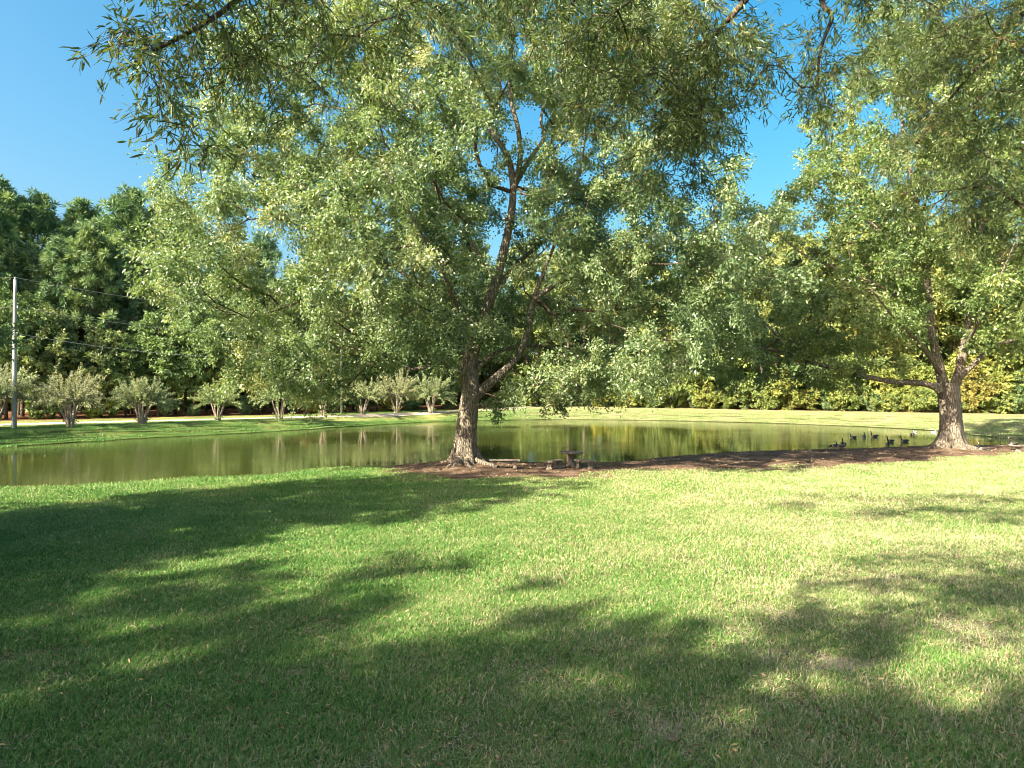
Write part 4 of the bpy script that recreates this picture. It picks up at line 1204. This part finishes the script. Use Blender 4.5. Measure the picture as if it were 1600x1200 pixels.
def scatter_points():
    pts = []; var = []
    def fill(y0, y1, step, vs, margin, xlim=None):
        y = y0
        while y < y1:
            hw = y * 800 / F + margin
            n = int(2 * hw / step) + 1
            xsr = np.linspace(-hw, hw, n) + rng.normal(0, step * .25, n)
            yy = y + rng.normal(0, step * .25, n)
            for a, b in zip(xsr, yy): pts.append((a, b)); var.append(vs[rng.integers(0, len(vs))])
            y += step
    fill(5.6, 14.5, .46, [0, 1, 2], 2.0)
    fill(14.5, 24, .8, [3, 4], 2.5)
    fill(24, 56, 1.35, [5, 6], 3)
    # turf on the far banks, with a taller fringe at the water
    fs = []
    for a, b in zip(far_shore[:-1], far_shore[1:]):
        L_ = np.linalg.norm(b - a); t_ = unit(b - a); n_ = np.array([t_[1], -t_[0]])
        for u in np.arange(0, L_, .9):
            fs.append(a + t_ * u + n_ * .12); 
            for dd in rng.uniform(.5, 9.0, 6):
                fs.append(a + t_ * (u + rng.normal() * .6) + n_ * dd)
    fs = np.array(fs)
    nfar = len(fs)
    Q = np.vstack([np.array(pts), fs]); var = np.concatenate([np.array(var), rng.integers(5, 7, nfar)])
    d, dn, df = fields(Q)
    isd = inside(Q + (np.stack([vnoise(Q, .5, 21), vnoise(Q, .5, 22)], 1) - .5) * 3.5 + rng.normal(0, .35, Q.shape), dirt_poly)
    ok = (d > np.where(var >= 5, 1.2, .5)) & (~isd) & (df > dn)
    rd = seg_dist(Q, road_c)
    isfar = np.arange(len(Q)) >= len(Q) - nfar
    ok = np.where(isfar, (d > .03) & (df < dn) & (rd > 3.2) & (Q[:, 1] < 110) & (np.abs(Q[:, 0]) < Q[:, 1] * .8 + 4), ok)
    var = np.where((bare_mask(Q) > .45) & (var < 3), 7, var)
    thin = vnoise(Q, .55, 9) * .6 + vnoise(Q, 1.7, 10) * .4          # worn, thin places
    var = np.where((var < 3) & (thin < .36 + .06 * np.clip(Q[:, 0] / 6, -1, 1)) & (rng.random(len(Q)) < .7), 7, var)
    for c, r in ((OAK, 4.2), (OAK2, 4.0)):
        ok &= np.sqrt(np.sum((Q - c) ** 2, 1)) > r
    return Q[ok], var[ok]
GP, GVAR = scatter_points()
gm = bpy.data.meshes.new('lawn_grass')
gm.vertices.add(len(GP))
gm.vertices.foreach_set('co', np.column_stack([GP, terrain(GP)]).astype(np.float32).ravel())
for nm_, val in (('variant', GVAR.astype(float)), ('spin', rng.random(len(GP)) * 6.283), ('size', .85 + .4 * rng.random(len(GP)))):
    a = gm.attributes.new(nm_, 'FLOAT', 'POINT'); a.data.foreach_set('value', val.astype(np.float32))
grass = obj('grass', gm, None, 'stuff')
grass['label'] = 'short mown grass of the lawn'
ng = bpy.data.node_groups.new('grass_scatter', 'GeometryNodeTree')
ng.interface.new_socket('Geometry', in_out='INPUT', socket_type='NodeSocketGeometry')
ng.interface.new_socket('Geometry', in_out='OUTPUT', socket_type='NodeSocketGeometry')
gi = ng.nodes.new('NodeGroupInput'); go = ng.nodes.new('NodeGroupOutput'); jn = ng.nodes.new('GeometryNodeJoinGeometry')
def named(n_):
    a = ng.nodes.new('GeometryNodeInputNamedAttribute'); a.data_type = 'FLOAT'; a.inputs['Name'].default_value = n_
    return a.outputs['Attribute']
for i, po in enumerate(protos):
    cmpn = ng.nodes.new('FunctionNodeCompare'); cmpn.data_type = 'FLOAT'; cmpn.operation = 'EQUAL'
    ng.links.new(named('variant'), cmpn.inputs[0]); cmpn.inputs[1].default_value = float(i); cmpn.inputs['Epsilon'].default_value = .1
    m2p = ng.nodes.new('GeometryNodeMeshToPoints')
    ng.links.new(gi.outputs[0], m2p.inputs['Mesh']); ng.links.new(cmpn.outputs[0], m2p.inputs['Selection'])
    oi = ng.nodes.new('GeometryNodeObjectInfo'); oi.inputs['Object'].default_value = po; oi.inputs['As Instance'].default_value = True
    iop = ng.nodes.new('GeometryNodeInstanceOnPoints')
    ng.links.new(m2p.outputs[0], iop.inputs['Points']); ng.links.new(oi.outputs['Geometry'], iop.inputs['Instance'])
    cx = ng.nodes.new('ShaderNodeCombineXYZ'); ng.links.new(named('spin'), cx.inputs[2]); ng.links.new(cx.outputs[0], iop.inputs['Rotation'])
    ng.links.new(named('size'), iop.inputs['Scale'])
    ng.links.new(iop.outputs[0], jn.inputs[0])
ng.links.new(jn.outputs[0], go.inputs[0])
md = grass.modifiers.new('grass_scatter', 'NODES'); md.node_group = ng

# fallen leaves
m, nt, bs, out = new_mat('fallen_leaf'); M['litter'] = m
nt.links.new(ramp(nt, attr(nt, 'rnd'), [(0, (.07, .04, .025)), (.5, (.22, .13, .075)), (.85, (.40, .30, .2)), (1, (.5, .35, .12))]), bs.inputs['Base Color'])
bs.inputs['Roughness'].default_value = .7
n = 6500
yy = 6.5 + 24 * rng.random(n) ** 1.6; xx = (rng.random(n) * 2 - 1) * (yy * .76 + 1)
Q2 = np.column_stack([xx, yy])
k = 9000
bx = rng.uniform(-7, 42, k); by = rng.uniform(31, 53, k); Q3 = np.column_stack([bx, by]); Q3 = Q3[inside(Q3, dirt_poly)]
Q2 = np.vstack([Q2, Q3]); d, dn, df = fields(Q2); Q2 = Q2[d > .15]; n = len(Q2)
D = rand_dirs(n); D[:, 2] *= .35; D = unit(D)
far = Q2[:, 1] > 30
V, Q = leaf_quads(np.column_stack([Q2, terrain(Q2) + np.where(far, .02, .045)]), D, np.where(far, .14, .085) * (.6 + .9 * rng.random(n)), np.where(far, .06, .026), 2.0)
wl_ = rng.uniform((-30, 27), (36, 75), (900, 2)); dW, dnW, dfW = fields(wl_)
wl_ = wl_[(dW < -.3) & ((dnW < 3.0) | (rng.random(len(wl_)) < .25))]
V2, Q2_ = leaf_quads(np.column_stack([wl_, np.full(len(wl_), WZ + .012)]), unit(rand_dirs(len(wl_)) * np.array([1, 1, .05])), .12, .06, 6.0)
fl = obj('floating_leaves', mesh('floating_leaves', V2, [Q2_], M['litter'], {'rnd': np.repeat(rng.random(len(wl_)), 4)}), None, 'stuff')
fl['label'] = 'fallen leaves floating on the pond near the shore'
lt = obj('leaf_litter', mesh('leaf_litter', V, [Q], M['litter'], {'rnd': np.repeat(rng.random(n), 4)}), None, 'stuff')
lt['label'] = 'brown fallen leaves scattered over the lawn'
